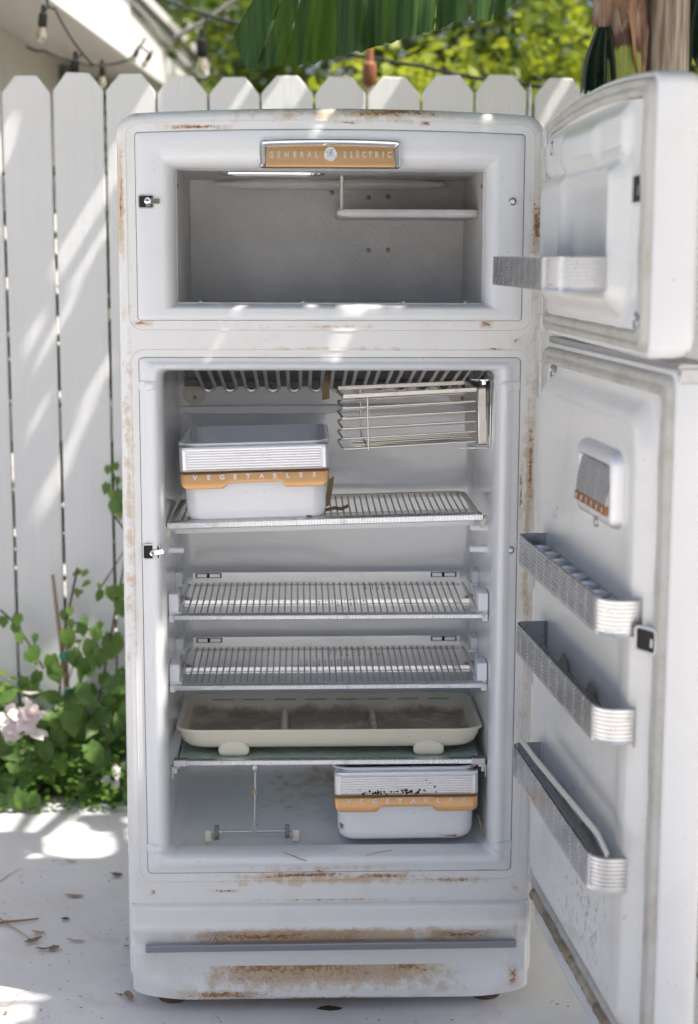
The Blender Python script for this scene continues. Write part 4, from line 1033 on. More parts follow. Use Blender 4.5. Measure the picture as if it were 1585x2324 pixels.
m.add(q, [(0, 1, 2, 3), (7, 6, 5, 4), (0, 4, 5, 1), (1, 5, 6, 2), (2, 6, 7, 3), (3, 7, 4, 0)]); m.build('roof', flat('pale_roof', (.55, .54, .53), .8), house)
pq = P(80, 130, W0.y + .9); m = MB(); c = hp_(W0 + dv * 1.0, .0, 0) + nv_ * .02; m.tube([(c.x, c.y, .1), (c.x, c.y, zl)], .035, 10); m.build('downpipe', flat('grey_pipe', (.16, .15, .15), .5), house)

# ---- leaves
def leaf_mesh(name, ln, wd, fold=.25, curl=.2, heart=False, n=5):
    m = MB(); rows = []
    for i in range(n + 1):
        t = i / n; wv = math.sin(math.pi * min(1, (t * .93 + (.16 if heart else .03)))) ** (.75 if heart else 1.0) * wd * .5 * (1 if t < 1 else 0.0)
        z = -curl * ln * t * t
        rows.append([(-wv, t * ln - (.10 * ln if heart and i == 0 else 0), z + fold * wv), (0, t * ln, z), (wv, t * ln - (.10 * ln if heart and i == 0 else 0), z + fold * wv)])
    m.loft(rows, False); return m.mesh(name, None, False, 60)
def leafm(name, c1, c2, trans=.35, rough=.42, tc=None, sc_=11, veins=False):
    n = N(name); oi = n.node('ShaderNodeObjectInfo').outputs['Random']; f = n.math('ADD', n.math('MULTIPLY', n.ramp(n.noise(sc_, 3), .3, .7), .6), n.math('MULTIPLY', oi, .4))
    col = n.mix(f, c1, c2); n.set(Base_Color=col, Roughness=rough)
    tr = n.node('ShaderNodeBsdfTranslucent'); n.put(tr.inputs['Color'], n.mix(.5, col, tc) if tc else col)
    mx = n.node('ShaderNodeMixShader'); mx.inputs[0].default_value = trans
    n.t.links.new(n.b.outputs[0], mx.inputs[1]); n.t.links.new(tr.outputs[0], mx.inputs[2])
    out = [q for q in n.t.nodes if q.type == 'OUTPUT_MATERIAL'][0]; n.t.links.new(mx.outputs[0], out.inputs['Surface'])
    return n.m
M_VLEAF = leafm('vine_leaf', (.050, .120, .026), (.155, .265, .05), .28, .45, (.25, .40, .04)); M_YLEAF = leafm('young_leaf', (.16, .24, .05), (.26, .32, .09), .4, .45, (.5, .6, .1))
M_CLOV = leafm('ground_leaf', (.06, .15, .02), (.14, .25, .04), .35, .5, (.4, .6, .06), 30)
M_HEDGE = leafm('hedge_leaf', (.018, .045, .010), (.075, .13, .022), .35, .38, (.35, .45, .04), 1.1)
M_HEDGEY = leafm('sunlit_tone_leaf', (.045, .095, .012), (.28, .34, .03), .42, .4, (.6, .65, .05), 2.6)  # sunlit brightness of the nearer bushes is put into this leaf colour
M_BAN = leafm('banana_leaf', (.018, .056, .016), (.038, .095, .024), .25, .48, (.30, .48, .03), 5)
M_BAND = leafm('dark_banana_leaf', (.018, .040, .026), (.035, .062, .040), .12, .4, None, 6)
M_STEM = flat('vine_stem', (.09, .075, .04), .8); M_GSTEM = flat('green_stem', (.14, .18, .05), .6)
M_BRACT = leafm('pink_bract', (.80, .70, .72), (.85, .82, .79), .35, .6, (.9, .78, .80), 40)
RV = random.Random(21)
def orient(d, nrm):
    """matrix with leaf axis (+y) along d and face (+z) towards nrm"""
    y = Vector(d).normalized(); z = Vector(nrm); z = (z - y * z.dot(y)).normalized(); x = y.cross(z)
    return Matrix((x, y, z)).transposed()
LV = [leaf_mesh('vine_leaf_blade', 1, .82, .18, .18, True), leaf_mesh('vine_leaf_blade', 1, .72, .35, .30, True), leaf_mesh('vine_leaf_blade', 1, .9, .08, .1, True)]
for q in LV: q.materials.append(M_VLEAF)
LY = [leaf_mesh('young_leaf_blade', 1, .6, .4, .2, True)]; LY[0].materials.append(M_YLEAF)
vine = tag(empty('flowering_vine', (-.68, 1.26, .004)), 'leafy vine with a pale pink flower cluster against the white fence', 'plant')
def vleaf(pt, size, d=None, nrm=None, young=False, parent=None):
    par = parent or vine
    o = bpy.data.objects.new('leaf', RV.choice(LY if young else LV)); COL.objects.link(o); o.parent = par
    d = d or Vector((RV.uniform(-.9, .9), RV.uniform(-.5, .2), RV.uniform(-1, .25)))
    nrm = nrm or Vector((RV.uniform(-.4, .7), -1, RV.uniform(.3, 1.7)))
    o.location = Vector(pt) - ORG[par.name]; o.rotation_euler = orient(d, nrm).to_euler(); o.scale = (size, size, size); ORG[o.name] = Vector(pt)
    return o
ZV = lambda zx, zy, Y=1.30: P(zx * .4732 * .5673, (2250 + zy * .4732) * .5673, Y)
pxs = 1 / F * 4.2 * .4732 * .5673            # metres per zoom pixel near the fence
big = [(560, 640, 190), (770, 740, 220), (960, 700, 230), (600, 820, 190), (430, 850, 170), (720, 880, 190), (860, 800, 180), (720, 1120, 220), (560, 1390, 210), (1010, 960, 150), (150, 480, 110), (30, 500, 110), (140, 560, 120), (150, 640, 110),
       (270, 760, 140), (230, 800, 120), (440, 940, 180), (330, 980, 150), (210, 1020, 130), (690, 560, 130), (790, 600, 140), (540, 440, 90), (580, 410, 80), (590, 520, 90), (700, 490, 80), (860, 530, 80), (310, 640, 90), (300, 1040, 120), (870, 1000, 150), (600, 1180, 150),
       (640, 1540, 150), (830, 1560, 140), (490, 1620, 150), (450, 1790, 140), (570, 1850, 180), (880, 1790, 190), (790, 1860, 170), (950, 1720, 160), (80, 1850, 140), (220, 1860, 130), (150, 2020, 190), (250, 2080, 170), (170, 2140, 150), (150, 2200, 130), (40, 2080, 150), (300, 2100, 150), (120, 1960, 140),
       (1000, 250, 140), (930, 260, 140), (990, 390, 170), (850, 280, 110), (40, 1140, 120), (20, 1290, 110), (990, 1180, 140), (900, 1270, 150), (720, 1330, 150), (440, 1430, 150), (270, 1530, 170), (120, 1640, 140)]
for zx, zy, s in big:
    low = zy > 1750
    p = ZV(zx, zy - s * .4, (1.20 if zx < 400 else 1.26) - (.07 if zy > 1950 else 0) if low else RV.uniform(1.28, 1.34))
    if p.z < .05: p.z = .05
    vleaf(p, s * pxs * 1.0, Vector((RV.uniform(-.5, .5), RV.uniform(-.35, .05), -1)), Vector((RV.uniform(-.3, .7), -1, RV.uniform(.3, 1.3))))
for zx, zy, s in ((690, 110, 100), (740, 90, 80), (640, 250, 90), (760, 190, 90), (700, 260, 70), (830, 200, 70), (250, 850, 90), (330, 840, 60), (680, 620, 80), (40, 990, 100), (20, 1040, 80), (70, 1010, 80), (640, 690, 60), (1020, 640, 60)):
    vleaf(ZV(zx, zy - s * .3, 1.33), s * pxs, young=True)
for k in range(215):                          # denser low growth
    u = RV.random(); zx = RV.uniform(-150, 1250); zy = 930 + 1080 * RV.random() ** .8 + (120 if zx < 250 else 0) * RV.random()
    p = ZV(zx, zy, RV.uniform(1.19, 1.36)); p.z = max(p.z, .04)
    vleaf(p, RV.uniform(.045, .078), young=RV.random() < .08)
for pts, r in (([(-.70, 1.330, .0), (-.72, 1.330, .25), (-.70, 1.344, .45), (-.66, 1.330, .62)], .0032), ([(-.66, 1.330, .0), (-.60, 1.330, .3), (-.55, 1.330, .55), (-.52, 1.351, .70), (-.56, 1.351, .76)], .003),
               ([ZV(370, 900, 1.351), ZV(280, 740, 1.351), ZV(180, 590, 1.351), ZV(90, 480, 1.351), ZV(0, 400, 1.351)], .003), ([ZV(900, 660, 1.330), ZV(840, 610, 1.344), ZV(560, 470, 1.351)], .0025), ([(-.78, 1.316, 0), (-.80, 1.295, .2), ZV(150, 1250, 1.288)], .004),
               ([ZV(190, 1780, 1.204), ZV(120, 1880, 1.190), ZV(95, 1960, 1.183)], .0035), ([(-.5, 1.330, .0), (-.47, 1.344, .5), (-.48, 1.344, .75), ZV(830, 250, 1.351)], .0025)):
    m = MB(); m.tube(pts, r, 6); m.build('stem', M_STEM, vine)
LB = leaf_mesh('bract_petal', 1, .85, .30, -.25, True); LB.materials.append(M_BRACT)
for k in range(40):
    zx = RV.gauss(190, 75); zy = RV.gauss(1330, 75) + (.3 * (190 - zx)); p = ZV(zx, zy, RV.uniform(1.08, 1.15))
    o = bpy.data.objects.new('bract', LB); COL.objects.link(o); o.parent = vine; o.location = p - ORG[vine.name]; s = RV.uniform(.034, .052)
    o.rotation_euler = orient(Vector((RV.uniform(-1, 1), -.4, RV.uniform(-.6, 1))), Vector((RV.uniform(-.3, .9), -.7, RV.uniform(.4, 1.4)))).to_euler(); o.scale = (s, s, s)
for zx, zy in ((990, 1760), (930, 1830), (960, 1850), (1000, 1730)):
    o = bpy.data.objects.new('bract', LB); COL.objects.link(o); o.parent = vine; o.location = ZV(zx, zy, 1.19) - ORG[vine.name]; s = .028
    o.rotation_euler = orient(Vector((RV.uniform(-1, 1), -.4, RV.uniform(-1, .3))), Vector((0, -1, .7))).to_euler(); o.scale = (s, s, s)
sprig = tag(empty('vine_sprig', tuple(P(268, 1170, 1.365))), 'single vine sprig hanging beside the left edge of the refrigerator', 'plant')
for px, py, s in ((247, 1065, .026), (262, 1058, .024), (245, 1105, .034), (266, 1090, .024), (252, 1120, .028), (264, 1142, .046), (275, 1120, .04), (270, 1165, .03), (280, 1150, .03)):
    vleaf(P(px, py - 8, 1.365), s, Vector((RV.uniform(-.4, .4), -.1, -1)), Vector((RV.uniform(-.4, .4), -1, .5)), RV.random() < .3, sprig)
m = MB(); m.tube([P(252, 1050, 1.37), P(262, 1090, 1.37), P(275, 1150, 1.37), P(300, 1230, 1.37), P(320, 1500, 1.37), (-.45, 1.36, .02)], .0022, 5); m.build('stem', M_GSTEM, sprig)
# low weeds at the foot of the fence
m = MB(); RW = random.Random(8)
for k in range(2600):
    x = RW.uniform(-1.35, .1); y = RW.uniform(1.12, 1.375); h = RW.random() ** 1.5 * (.27 if x > -.72 else .16) * (.35 + .65 * sstep(1.10, 1.23, y)); s = RW.uniform(.009, .020); a = RW.uniform(0, 6.28)
    d = Vector((math.cos(a), math.sin(a), RW.uniform(-.5, .5))).normalized(); sd = d.cross(Vector((RW.uniform(-.3, .3), RW.uniform(-.6, 0), 1))).normalized(); c = Vector((x, y, .012 + h))
    m.add([c, c + d * s * .6 + sd * s * .55, c + d * s * 1.3, c + d * s * .6 - sd * s * .55], [(0, 1, 2), (0, 2, 3)])
for k in range(90):
    x = RW.uniform(-1.2, 0); y = RW.uniform(1.18, 1.36); h = RW.uniform(.08, .26); a = RW.uniform(-.04, .04); m.add([(x - .003, y, .005), (x + .003, y, .005), (x + a, y - .02, h)], [(0, 1, 2)])
tag(m.build('ground_weeds', M_CLOV, None, recalc=False, loc=(-.6, 1.26, .0)), 'low green weeds along the foot of the fence', 'weeds', kind='stuff')
m = MB(); q0, q1 = ZV(445, 105, 1.35), ZV(560, 1060, 1.35); d = q1 - q0; m.tube([q0, q0 + d * .5, q1, (q1.x + .02, 1.35, 0)], [.0045, .0055, .006, .006], 8)
stk = m.build('plant_stake', flat('bamboo', (.34, .24, .16), .7), None, loc=(q1.x + .02, 1.35, 0)); tag(stk, 'thin brown plant stake tied among the vine leaves', 'stake')
for zx, zy in ((535, 790), (580, 1090)):
    c = ZV(zx, zy, 1.345); m = MB(); m.lathe([(.010, -.008), (.011, 0), (.010, .008)], c, (.1, 0, 1), 10); m.build('tie', flat('green_tape', (.01, .22, .14), .4), stk)

# ---- shrubs and trees beyond the fence
def shrub(name, label, c, rad, nl, ls, mt, seed, group=None, trunk=True, shell=.45):
    t = tag(empty(name, (c[0], c[1], 0)), label, 'shrub' if name == 'shrub' else 'tree', group); Q = random.Random(seed); m = MB()
    cl = [(Vector((Q.gauss(0, .45), Q.gauss(0, .45), Q.gauss(0, .42))), Q.uniform(.25, .5)) for _ in range(26)]
    for k in range(nl):
        cc, cr = Q.choice(cl); v = Vector((Q.gauss(0, 1), Q.gauss(0, 1), Q.gauss(0, 1))).normalized() * cr * Q.uniform(.55, 1.05) + cc
        p = Vector((c[0] + v.x * rad[0], c[1] + v.y * rad[1], c[2] + v.z * rad[2]))
        if p.z < .15: continue
        d = Vector((Q.uniform(-1, 1), Q.uniform(-1, 1), Q.uniform(-.9, .4))).normalized(); nn = Vector((Q.gauss(0, .6), Q.gauss(0, .6), 1)); sd = d.cross(nn)
        if sd.length < .05: continue
        sd.normalize(); s = ls * Q.uniform(.6, 1.3)
        m.add([p, p + d * s * .5 + sd * s * .28, p + d * s, p + d * s * .5 - sd * s * .28], [(0, 1, 2), (0, 2, 3)])
    m.build('crown', mt, t, recalc=False)
    m = MB(); z1 = c[2]
    m.tube([(c[0], c[1], -.01), (c[0] + .04, c[1], z1 * .5), (c[0] - .03, c[1], z1)], [.09, .07, .05], 8)
    for k in range(7):
        a = Q.uniform(0, 6.28); e = Vector((math.cos(a) * rad[0] * .7, math.sin(a) * rad[1] * .7, Q.uniform(0, .7) * rad[2])); b_ = Vector((c[0], c[1], z1 * Q.uniform(.45, .9)))
        m.tube([b_, b_ + e * .5 + Vector((0, 0, .1)), b_ + e], [.03, .02, .008], 6)
    m.build('trunk', M_STEM, t)
    return t
G = 'shrubs beyond the white fence'
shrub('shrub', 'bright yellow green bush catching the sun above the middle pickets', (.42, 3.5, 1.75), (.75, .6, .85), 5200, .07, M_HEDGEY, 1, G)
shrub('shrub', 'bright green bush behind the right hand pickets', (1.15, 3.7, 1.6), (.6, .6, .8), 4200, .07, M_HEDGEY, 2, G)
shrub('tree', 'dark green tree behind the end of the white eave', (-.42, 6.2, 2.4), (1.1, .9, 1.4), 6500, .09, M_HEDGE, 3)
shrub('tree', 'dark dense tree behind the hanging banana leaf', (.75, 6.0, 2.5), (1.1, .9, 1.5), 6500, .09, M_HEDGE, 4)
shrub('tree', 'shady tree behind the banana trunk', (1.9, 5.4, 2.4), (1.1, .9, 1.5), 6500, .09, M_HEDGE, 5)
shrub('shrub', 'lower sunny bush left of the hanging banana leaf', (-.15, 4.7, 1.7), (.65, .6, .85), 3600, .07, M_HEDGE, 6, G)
m = MB(); QH = random.Random(9)
for k in range(16000):
    p = Vector((QH.uniform(-4, 7), QH.uniform(7.6, 8.8), QH.random() ** .8 * 4.6)); d = Vector((QH.uniform(-1, 1), QH.uniform(-1, 1), QH.uniform(-1, .3))).normalized(); sd = d.cross(Vector((QH.gauss(0, .5), QH.gauss(0, .5), 1))).normalized(); s = QH.uniform(.10, .22)
    m.add([p, p + d * s * .5 + sd * s * .3, p + d * s, p + d * s * .5 - sd * s * .3], [(0, 1, 2), (0, 2, 3)])
tag(m.build('hedge', M_HEDGE, None, recalc=False, loc=(1.5, 8, 0)), 'tall dark hedge closing the garden at the back', 'hedge', kind='stuff')
tag(LOWH.build('hedge', M_HEDGE, None, recalc=False, loc=(.2, 1.9, 0)), 'low dark hedge added behind the fence to darken its gaps', 'hedge', kind='stuff')  # added to block bright ground, so gaps between pickets stay dark

# ---- banana plants
LIT = []                                     # chosen sun spots; leaf faces in their sun path are left out: (point, radius)
def spot(p, r): LIT.append((Vector(p), r))
def is_lit(p):
    for q, r in LIT:
        d = p - q; t = d.dot(SUN)
        if t > 0 and (d - SUN * t).length < r: return True
    return False
for p, r in (((-.86, 1.0, 0), .12), ((-.72, .98, 0), .12), ((-.98, .95, 0), .14), ((-.60, .92, 0), .08), ((-.50, .96, 0), .055), ((-1.1, 1.0, 0), .16), ((-.47, 1.06, 0), .05), ((-.56, 1.16, .1), .08), ((-.72, 1.19, .2), .10), ((-.80, 1.22, .30), .08), ((-.86, 1.12, .1), .10),
             ((-.72, 1.2, .25), .24), ((-.55, 1.22, .2), .12), ((-.82, 1.22, .34), .12), ((-.56, 1.22, .12), .13), ((-.86, .96, 0), .17), ((-.6, 1.28, .45), .06), ((-.52, 1.30, .62), .06), ((-.45, 1.27, .25), .08), ((-.70, .06, 0), .09), ((-.80, .02, 0), .11), ((-.66, 1.26, .40), .03)): spot(p, r)
for px, py, Y, r in ((527, 706, .012, .022), (505, 706, .012, .018), (548, 707, .012, .014), (598, 704, .012, .007), (708, 706, .012, .018), (690, 708, .012, .012), (722, 704, .012, .010), (790, 707, .012, .018), (815, 706, .012, .02), (845, 706, .012, .02), (870, 706, .012, .015), (895, 704, .012, .012),
                     (748, 252, .01, .022), (725, 275, .0, .016), (712, 292, 0, .012), (455, 824, .0, .012), (475, 822, 0, .014), (760, 820, 0, .011), (725, 822, 0, .010), (1115, 258, .01, .012), (1098, 290, 0, .006), (372, 1425, .01, .022), (372, 1560, .01, .02), (372, 1130, .01, .016)): spot(P(px, py, Y), r)
RB = random.Random(77)
for k in range(16):                           # slanting gaps over the left of the fence
    x = RB.uniform(-.92, -.1); z = RB.uniform(.95, 1.85); spot((x, 1.4, z), RB.uniform(.010, .03))
for q in range(9): spot(P(355 - q * 24, 190 + q * 45, 1.4), .017); spot(P(236 - q * 14, 520 + q * 30, 1.4), .014); spot(P(235 - q * 16, 840 + q * 36, 1.4), .018)
for q in range(7): spot(P(690 - q * 12, 172 + q * 12, 1.4), .018); spot(P(570 - q * 10, 195 + q * 16, 1.4), .014); spot(P(1282 - q * 9, 185 + q * 16, 1.4), .014)
RP = random.Random(6)
for q_ in range(20): spot((RP.uniform(-.9, -.45), RP.uniform(1.18, 1.30), RP.uniform(.05, .55)), RP.uniform(.02, .06))
spot(ZV(190, 1320, 1.11), .13); spot(ZV(120, 1400, 1.11), .10); spot(ZV(960, 760, 1.30), .05); spot(ZV(770, 800, 1.30), .045)
for q_, r_ in (((-.75, .88, 0), .09), ((-.60, .87, 0), .08), ((-.92, .9, 0), .10), ((-.66, .05, 0), .07), ((-.64, .0, 0), .06), ((-.74, -.02, 0), .08)): spot(q_, r_)
# light on the hanging blades, stems and background is free of the canopy
spot((.42, .75, 1.95), .03)
def blade(name, parent, base, az, ln, wd, rise, droop, mt, cut=True, nl=64, nw=9, sag=.45, seed=0, tear=.06):
    Q = random.Random(seed); a = RAD(az); h = Vector((math.cos(a), math.sin(a), 0)); s = Vector((-math.sin(a), math.cos(a), 0)); base = Vector(base); m = MB(); mid = []
    for i in range(nl + 1):
        t = i / nl; mid.append(base + h * ln * (t - .10 * t ** 3) + Vector((0, 0, rise * t - droop * t ** 2.3)))
    m.tube([p for p in mid[::4]], [lerp(.022, .004, i / max(1, len(mid[::4]) - 1)) for i in range(len(mid[::4]))], 6)
    for sd in (-1, 1):
        tears = [Q.random() < tear for _ in range(nl + 1)]
        off = 0
        for i in range(3, nl):
            if tears[i]: off = Q.uniform(-.03, .03); continue
            for j in range(nw):
                def pt(ii, jj):
                    t = ii / nl; w_ = wd * .5 * min(1, (t / .12)) ** .6 * max(0.02, 1 - t ** 5) ** .6; v = jj / nw
                    return mid[ii] + s * sd * w_ * v * (1 - .12 * v) + Vector((0, 0, -sag * w_ * v * v + off * v + .006 * math.sin(ii * 2.2)))
                q = [pt(i, j), pt(i + 1, j), pt(i + 1, j + 1), pt(i, j + 1)]
                if cut and is_lit((q[0] + q[1] + q[2] + q[3]) / 4): continue
                m.add(q, [(0, 1, 2, 3)])
    return m.build(name, mt, parent, recalc=True, sharp=60)
def hangm():
    n = N('veined_leaf'); v = n.noise(1, 3, .5, vec=n.map((75, 30, 2.2))); b = n.noise(5, 2, .5, vec=n.map((3, 1, .4)))
    col = n.mix(n.ramp(v, .35, .68), (.018, .052, .013), (.045, .105, .024)); col = n.mix(n.ramp(b, .58, .66, 0, .5), col, (.07, .14, .02))
    n.set(Base_Color=col, Roughness=.6); n.b.inputs['Specular IOR Level'].default_value = .3; tr = n.node('ShaderNodeBsdfTranslucent'); n.put(tr.inputs['Color'], n.mix(.5, col, (.25, .42, .03)))
    mx = n.node('ShaderNodeMixShader'); n.put(mx.inputs[0], n.ramp(b, .56, .66, .06, .45)); n.t.links.new(n.b.outputs[0], mx.inputs[1]); n.t.links.new(tr.outputs[0], mx.inputs[2])
    out = [q for q in n.t.nodes if q.type == 'OUTPUT_MATERIAL'][0]; n.t.links.new(mx.outputs[0], out.inputs['Surface']); n.bump(v, .4, .004); return n.m
M_HANG = hangm()
def trunkm():
    n = N('banana_trunk'); o = n.xyz(); nz = n.noise(14, 5, .6, vec=n.map((1, 1, .4)))
    h = n.math('ADD', n.math('SUBTRACT', o[2], 1.925), n.math('MULTIPLY', n.math('SUBTRACT', n.noise(8, 5, .6, vec=n.map((1.2, 1.2, .7), (.4, .2, 0))), .5), .20))
    green = n.mix(n.ramp(n.noise(20, 3, .5, vec=n.map((3, 3, .2))), .35, .7), (.36, .37, .07), (.20, .26, .05)); green = n.mix(n.ramp(n.noise(80, 3), .70, .76), green, (.10, .05, .03))
    dry = n.mix(n.ramp(nz, .38, .66), (.50, .40, .30), (.22, .12, .07)); dry = n.mix(n.ramp(n.noise(7, 4), .55, .75), dry, (.60, .54, .47))
    col = n.mix(n.ramp(h, -.012, .004), green, (.09, .04, .025)); col = n.mix(n.ramp(h, .012, .05), col, dry)
    n.set(Base_Color=col, Roughness=.5); n.bump(n.noise(40, 4, .6, vec=n.map((4, 4, .15))), .5, .006); return n.m
def drym():
    n = N('dry_sheath'); a = n.noise(18, 5, .6, vec=n.map((4, 4, .25))); n.set(Base_Color=n.mix(n.ramp(a, .32, .7), (.52, .45, .37), (.20, .13, .085)), Roughness=.75); n.bump(a, .6, .006); return n.m
def drybm():
    n = N('brown_sheath'); a = n.noise(12, 5, .65, vec=n.map((3, 3, .5))); b = n.noise(5, 3, .5)
    col = n.mix(n.ramp(a, .36, .62), (.10, .05, .03), (.36, .21, .12)); col = n.mix(n.ramp(b, .50, .66), col, (.58, .50, .42)); n.set(Base_Color=col, Roughness=.6); n.bump(n.noise(40, 4, .6, vec=n.map((4, 4, .2))), .6, .006); return n.m
M_TRUNK = trunkm(); M_DRY = drym(); M_DRYB = drybm()
ban = tag(empty('banana_plant', (.73, .85, 0)), 'banana plant with a peeling trunk rising behind the open freezer door', 'banana plant')
tx, tx2, tx3 = P(1432, 100, .84).x, P(1514, 100, .84).x, P(1478, 100, .86).x
m = MB(); m.lathe([(.085, 0), (.078, .5), (.068, 1.2), (.0585, 1.75), (.055, 1.9), (.053, 2.05), (.048, 2.6)], (tx, .84, 0), (-.012, 0, 1), 24); m.build('pseudostem', M_TRUNK, ban)
m = MB(); Q = random.Random(12)
def flap(i, j):
    a = RAD(-118 + 236 * j / 30); zl_ = 1.955 + .045 * math.sin(j * .55 + .6) + .022 * math.sin(j * 1.7) + .012 * math.sin(j * 3.9) - .10 * math.exp(-((j - 21) / 2.6) ** 2)
    z = lerp(zl_, 2.6, (i / 24) ** 1.5); r = .0565 + .0035 * math.sin(j * .9 + z * 3) + .006 * math.exp(-(z - zl_) / .02) + (.012 if j in (0, 30) else 0) * (1 - (z - zl_))
    return (tx - .012 * (z) + r * math.sin(a), .84 - r * math.cos(a), z)
m.sheet(range(25), range(31), flap); m.build('dry_flap', M_DRYB, ban, sharp=70)
m = MB(); m.lathe([(.05, 0), (.04, 1.2), (.026, 2.0), (.02, 2.6)], (tx3, .87, 0), (0, 0, 1), 14); m.build('leaf_stalk', flat('stalk_green', (.13, .19, .03), .45), ban)
m = MB(); Q = random.Random(2)
def sh(i, j):
    a = RAD(-150 + 300 * j / 15); z = lerp(0, 2.6, i / 26); r = .043 + .006 * math.sin(j * 1.9 + z * 2) + (.014 * math.sin(z * 7 + 1) if j > 12 else 0) + .02 * (1 - z / 2.6)
    return (tx2 + r * math.sin(a) + .03 * (z - 1.9) * -.35, (.845 - r * math.cos(a)), z)
m.sheet(range(27), range(16), sh); m.build('dry_sheath', M_DRY, ban, sharp=70)
# the blade that hangs into the picture at the top
lowpts = [(531, 78), (540, 110), (556, 152), (586, 163), (612, 158), (646, 153), (700, 147), (751, 139), (794, 124), (844, 110), (904, 97), (959, 77), (1033, 56), (1073, 52), (1100, 50), (1130, 42), (1173, 2), (1190, -40)]
def lowy(px):
    for (a, b), (c, d) in zip(lowpts, lowpts[1:]):
        if a <= px <= c: return lerp(b, d, (px - a) / (c - a))
    return lowpts[-1][1]
m = MB(); cols = lin(531, 1185, 170); rows = lin(0, 1, 14)
def hb_(i, j):
    px = cols[i]; ly = lowy(px) + .7 * math.sin(i * 2.7) + 3 * math.sin(i * .9) * math.sin(i * .23); v = rows[j]
    zt = 2.20 - .10 * ((px - 850) / 330) ** 2; Y = .40 + .06 * (px - 531) / 650
    lo_ = P(px, ly, Y - .02)
    topx = P(px + max(0, 800 - px) * .50 + 14, -120, Y + .05).x
    hi = Vector((topx, Y + .05, zt))
    p = hi.lerp(lo_, v); p.y += -.05 * math.sin(v * 2.6) + .0007 * math.sin(i * 1.9) * (.4 + v) + .018 * math.sin(i * .17 + v) * v + .010 * math.sin(i * .43) * v * v
    return p
breaks = {13, 14, 29, 117, 136, 137, 151}
for i in range(len(cols) - 1):
    for j in range(len(rows) - 1):
        if i in breaks and j > 5: continue
        m.add([hb_(i, j), hb_(i + 1, j), hb_(i + 1, j + 1), hb_(i, j + 1)], [(0, 1, 2, 3)])
m.build('hanging_leaf', M_HANG, ban, sharp=70)
m = MB(); m.tube([hb_(i, 0) + Vector((0, .01, .005)) for i in range(0, 169, 12)] + [(tx - .1, .70, 2.35), (tx, .84, 2.5)], [lerp(.008, .022, i / 16) for i in range(17)][:len(range(0, 169, 12)) + 2], 8); m.build('leaf_midrib', flat('midrib', (.22, .30, .06), .4), ban)
# withered leaf hanging beside the trunk, and one behind it at the frame edge
def hang(x0, x1, ytop, ybot, Y, seed, mt):
    m = MB(); Q = random.Random(seed); n = 22
    def f(i, j):
        v = j / 14; spread = .35 + .65 * math.sin(min(1, v * 1.15) * 1.57); px = lerp(x0, x1, .62 + (i / n - .62) * spread); yb_ = ybot + 14 * math.sin(i * 1.7 + seed)
        p = P(px, lerp(ytop, yb_, v), Y); p.y += .014 * math.sin(i * 1.15 + seed) * (.3 + v) ; return p
    m.sheet(range(n + 1), range(15), f); return m.build('drooping_leaf', mt, ban, sharp=70)
hang(1318, 1412, 60, 215, .79, 3, M_BAND); hang(1535, 1660, -60, 140, .93, 5, M_BAND)
for k, (az, ln, wd, rise, droop) in enumerate(((-100, 2.3, .66, .75, .55), (-70, 2.2, .64, .8, .5), (-130, 2.2, .62, .7, .45), (-40, 2.1, .62, .9, .6), (172, 1.9, .60, .75, .40), (150, 1.6, .55, .8, .5), (-160, 2.0, .62, .85, .35), (-10, 1.8, .6, 1.0, .7), (60, 1.3, .5, 1.0, .6), (-108, 2.6, .95, .9, .55), (-84, 2.5, .95, .95, .6), (-122, 2.4, .9, 1.0, .6))):
    blade('leaf', ban, (.74, .84, 2.45 + .03 * k), az, ln, wd, rise, droop, M_BAN, True, 84, 12, .35, k + 1)  # crown leaves out of view, the widest added to close sun gaps
ban2 = tag(empty('banana_plant', (2.75, -.45, 0)), 'second banana plant, unseen right of the picture, its leaves placed to shade the patio', 'banana plant')  # out of view, leaves laid across the sun's way to the patio
m = MB(); m.lathe([(.095, 0), (.08, .8), (.068, 1.6), (.055, 2.6)], (2.75, -.45, 0), (0, 0, 1), 20); m.build('pseudostem', M_TRUNK, ban2)
for k, (az, ln, wd, rise, droop) in enumerate(((225, 2.7, .74, .8, .5), (205, 2.7, .74, .9, .5), (250, 2.3, .7, .9, .5), (195, 2.4, .8, 1.1, .5), (235, 2.0, .8, 1.1, .5), (165, 2.7, .72, .8, .5), (140, 2.5, .7, .9, .5), (185, 2.8, .72, .85, .5), (215, 2.4, .7, .9, .6), (110, 2.2, .64, .9, .6), (175, 2.2, .8, 1.1, .4), (152, 2.3, .8, 1.15, .5), (265, 1.8, .6, 1, .7), (80, 1.8, .6, 1, .6), (20, 1.7, .6, 1, .7), (300, 1.6, .6, 1, .7))):
    blade('leaf', ban2, (2.75, -.45, 2.4 + .035 * k), az, ln, wd, rise, droop, M_BAN, True, 84, 12, .3, k + 31)

ban3 = tag(empty('banana_plant', (2.9, 1.0, 0)), 'third banana plant, unseen, added right of the picture near the fence for shade', 'banana plant')  # unseen plant added to widen the shading canopy
m = MB(); m.lathe([(.095, 0), (.08, .8), (.068, 1.6), (.055, 2.7)], (2.9, 1.0, 0), (0, 0, 1), 20); m.build('pseudostem', M_TRUNK, ban3)
for k, (az, ln, wd, rise, droop) in enumerate(((180, 2.4, .74, .8, .4), (200, 2.4, .7, .9, .5), (160, 2.4, .7, .8, .5), (220, 2.3, .7, .9, .6), (240, 2.3, .7, 1.0, .6), (265, 2.2, .7, 1, .7), (190, 1.9, .8, 1.1, .5), (212, 1.8, .8, 1.2, .6), (230, 1.6, .8, 1.1, .6), (120, 1.8, .6, 1, .6), (20, 1.7, .6, 1, .7))):
    blade('leaf', ban3, (2.9, 1.0, 2.5 + .035 * k), az, ln, wd, rise, droop, M_BAN, True, 84, 12, .3, k + 61)

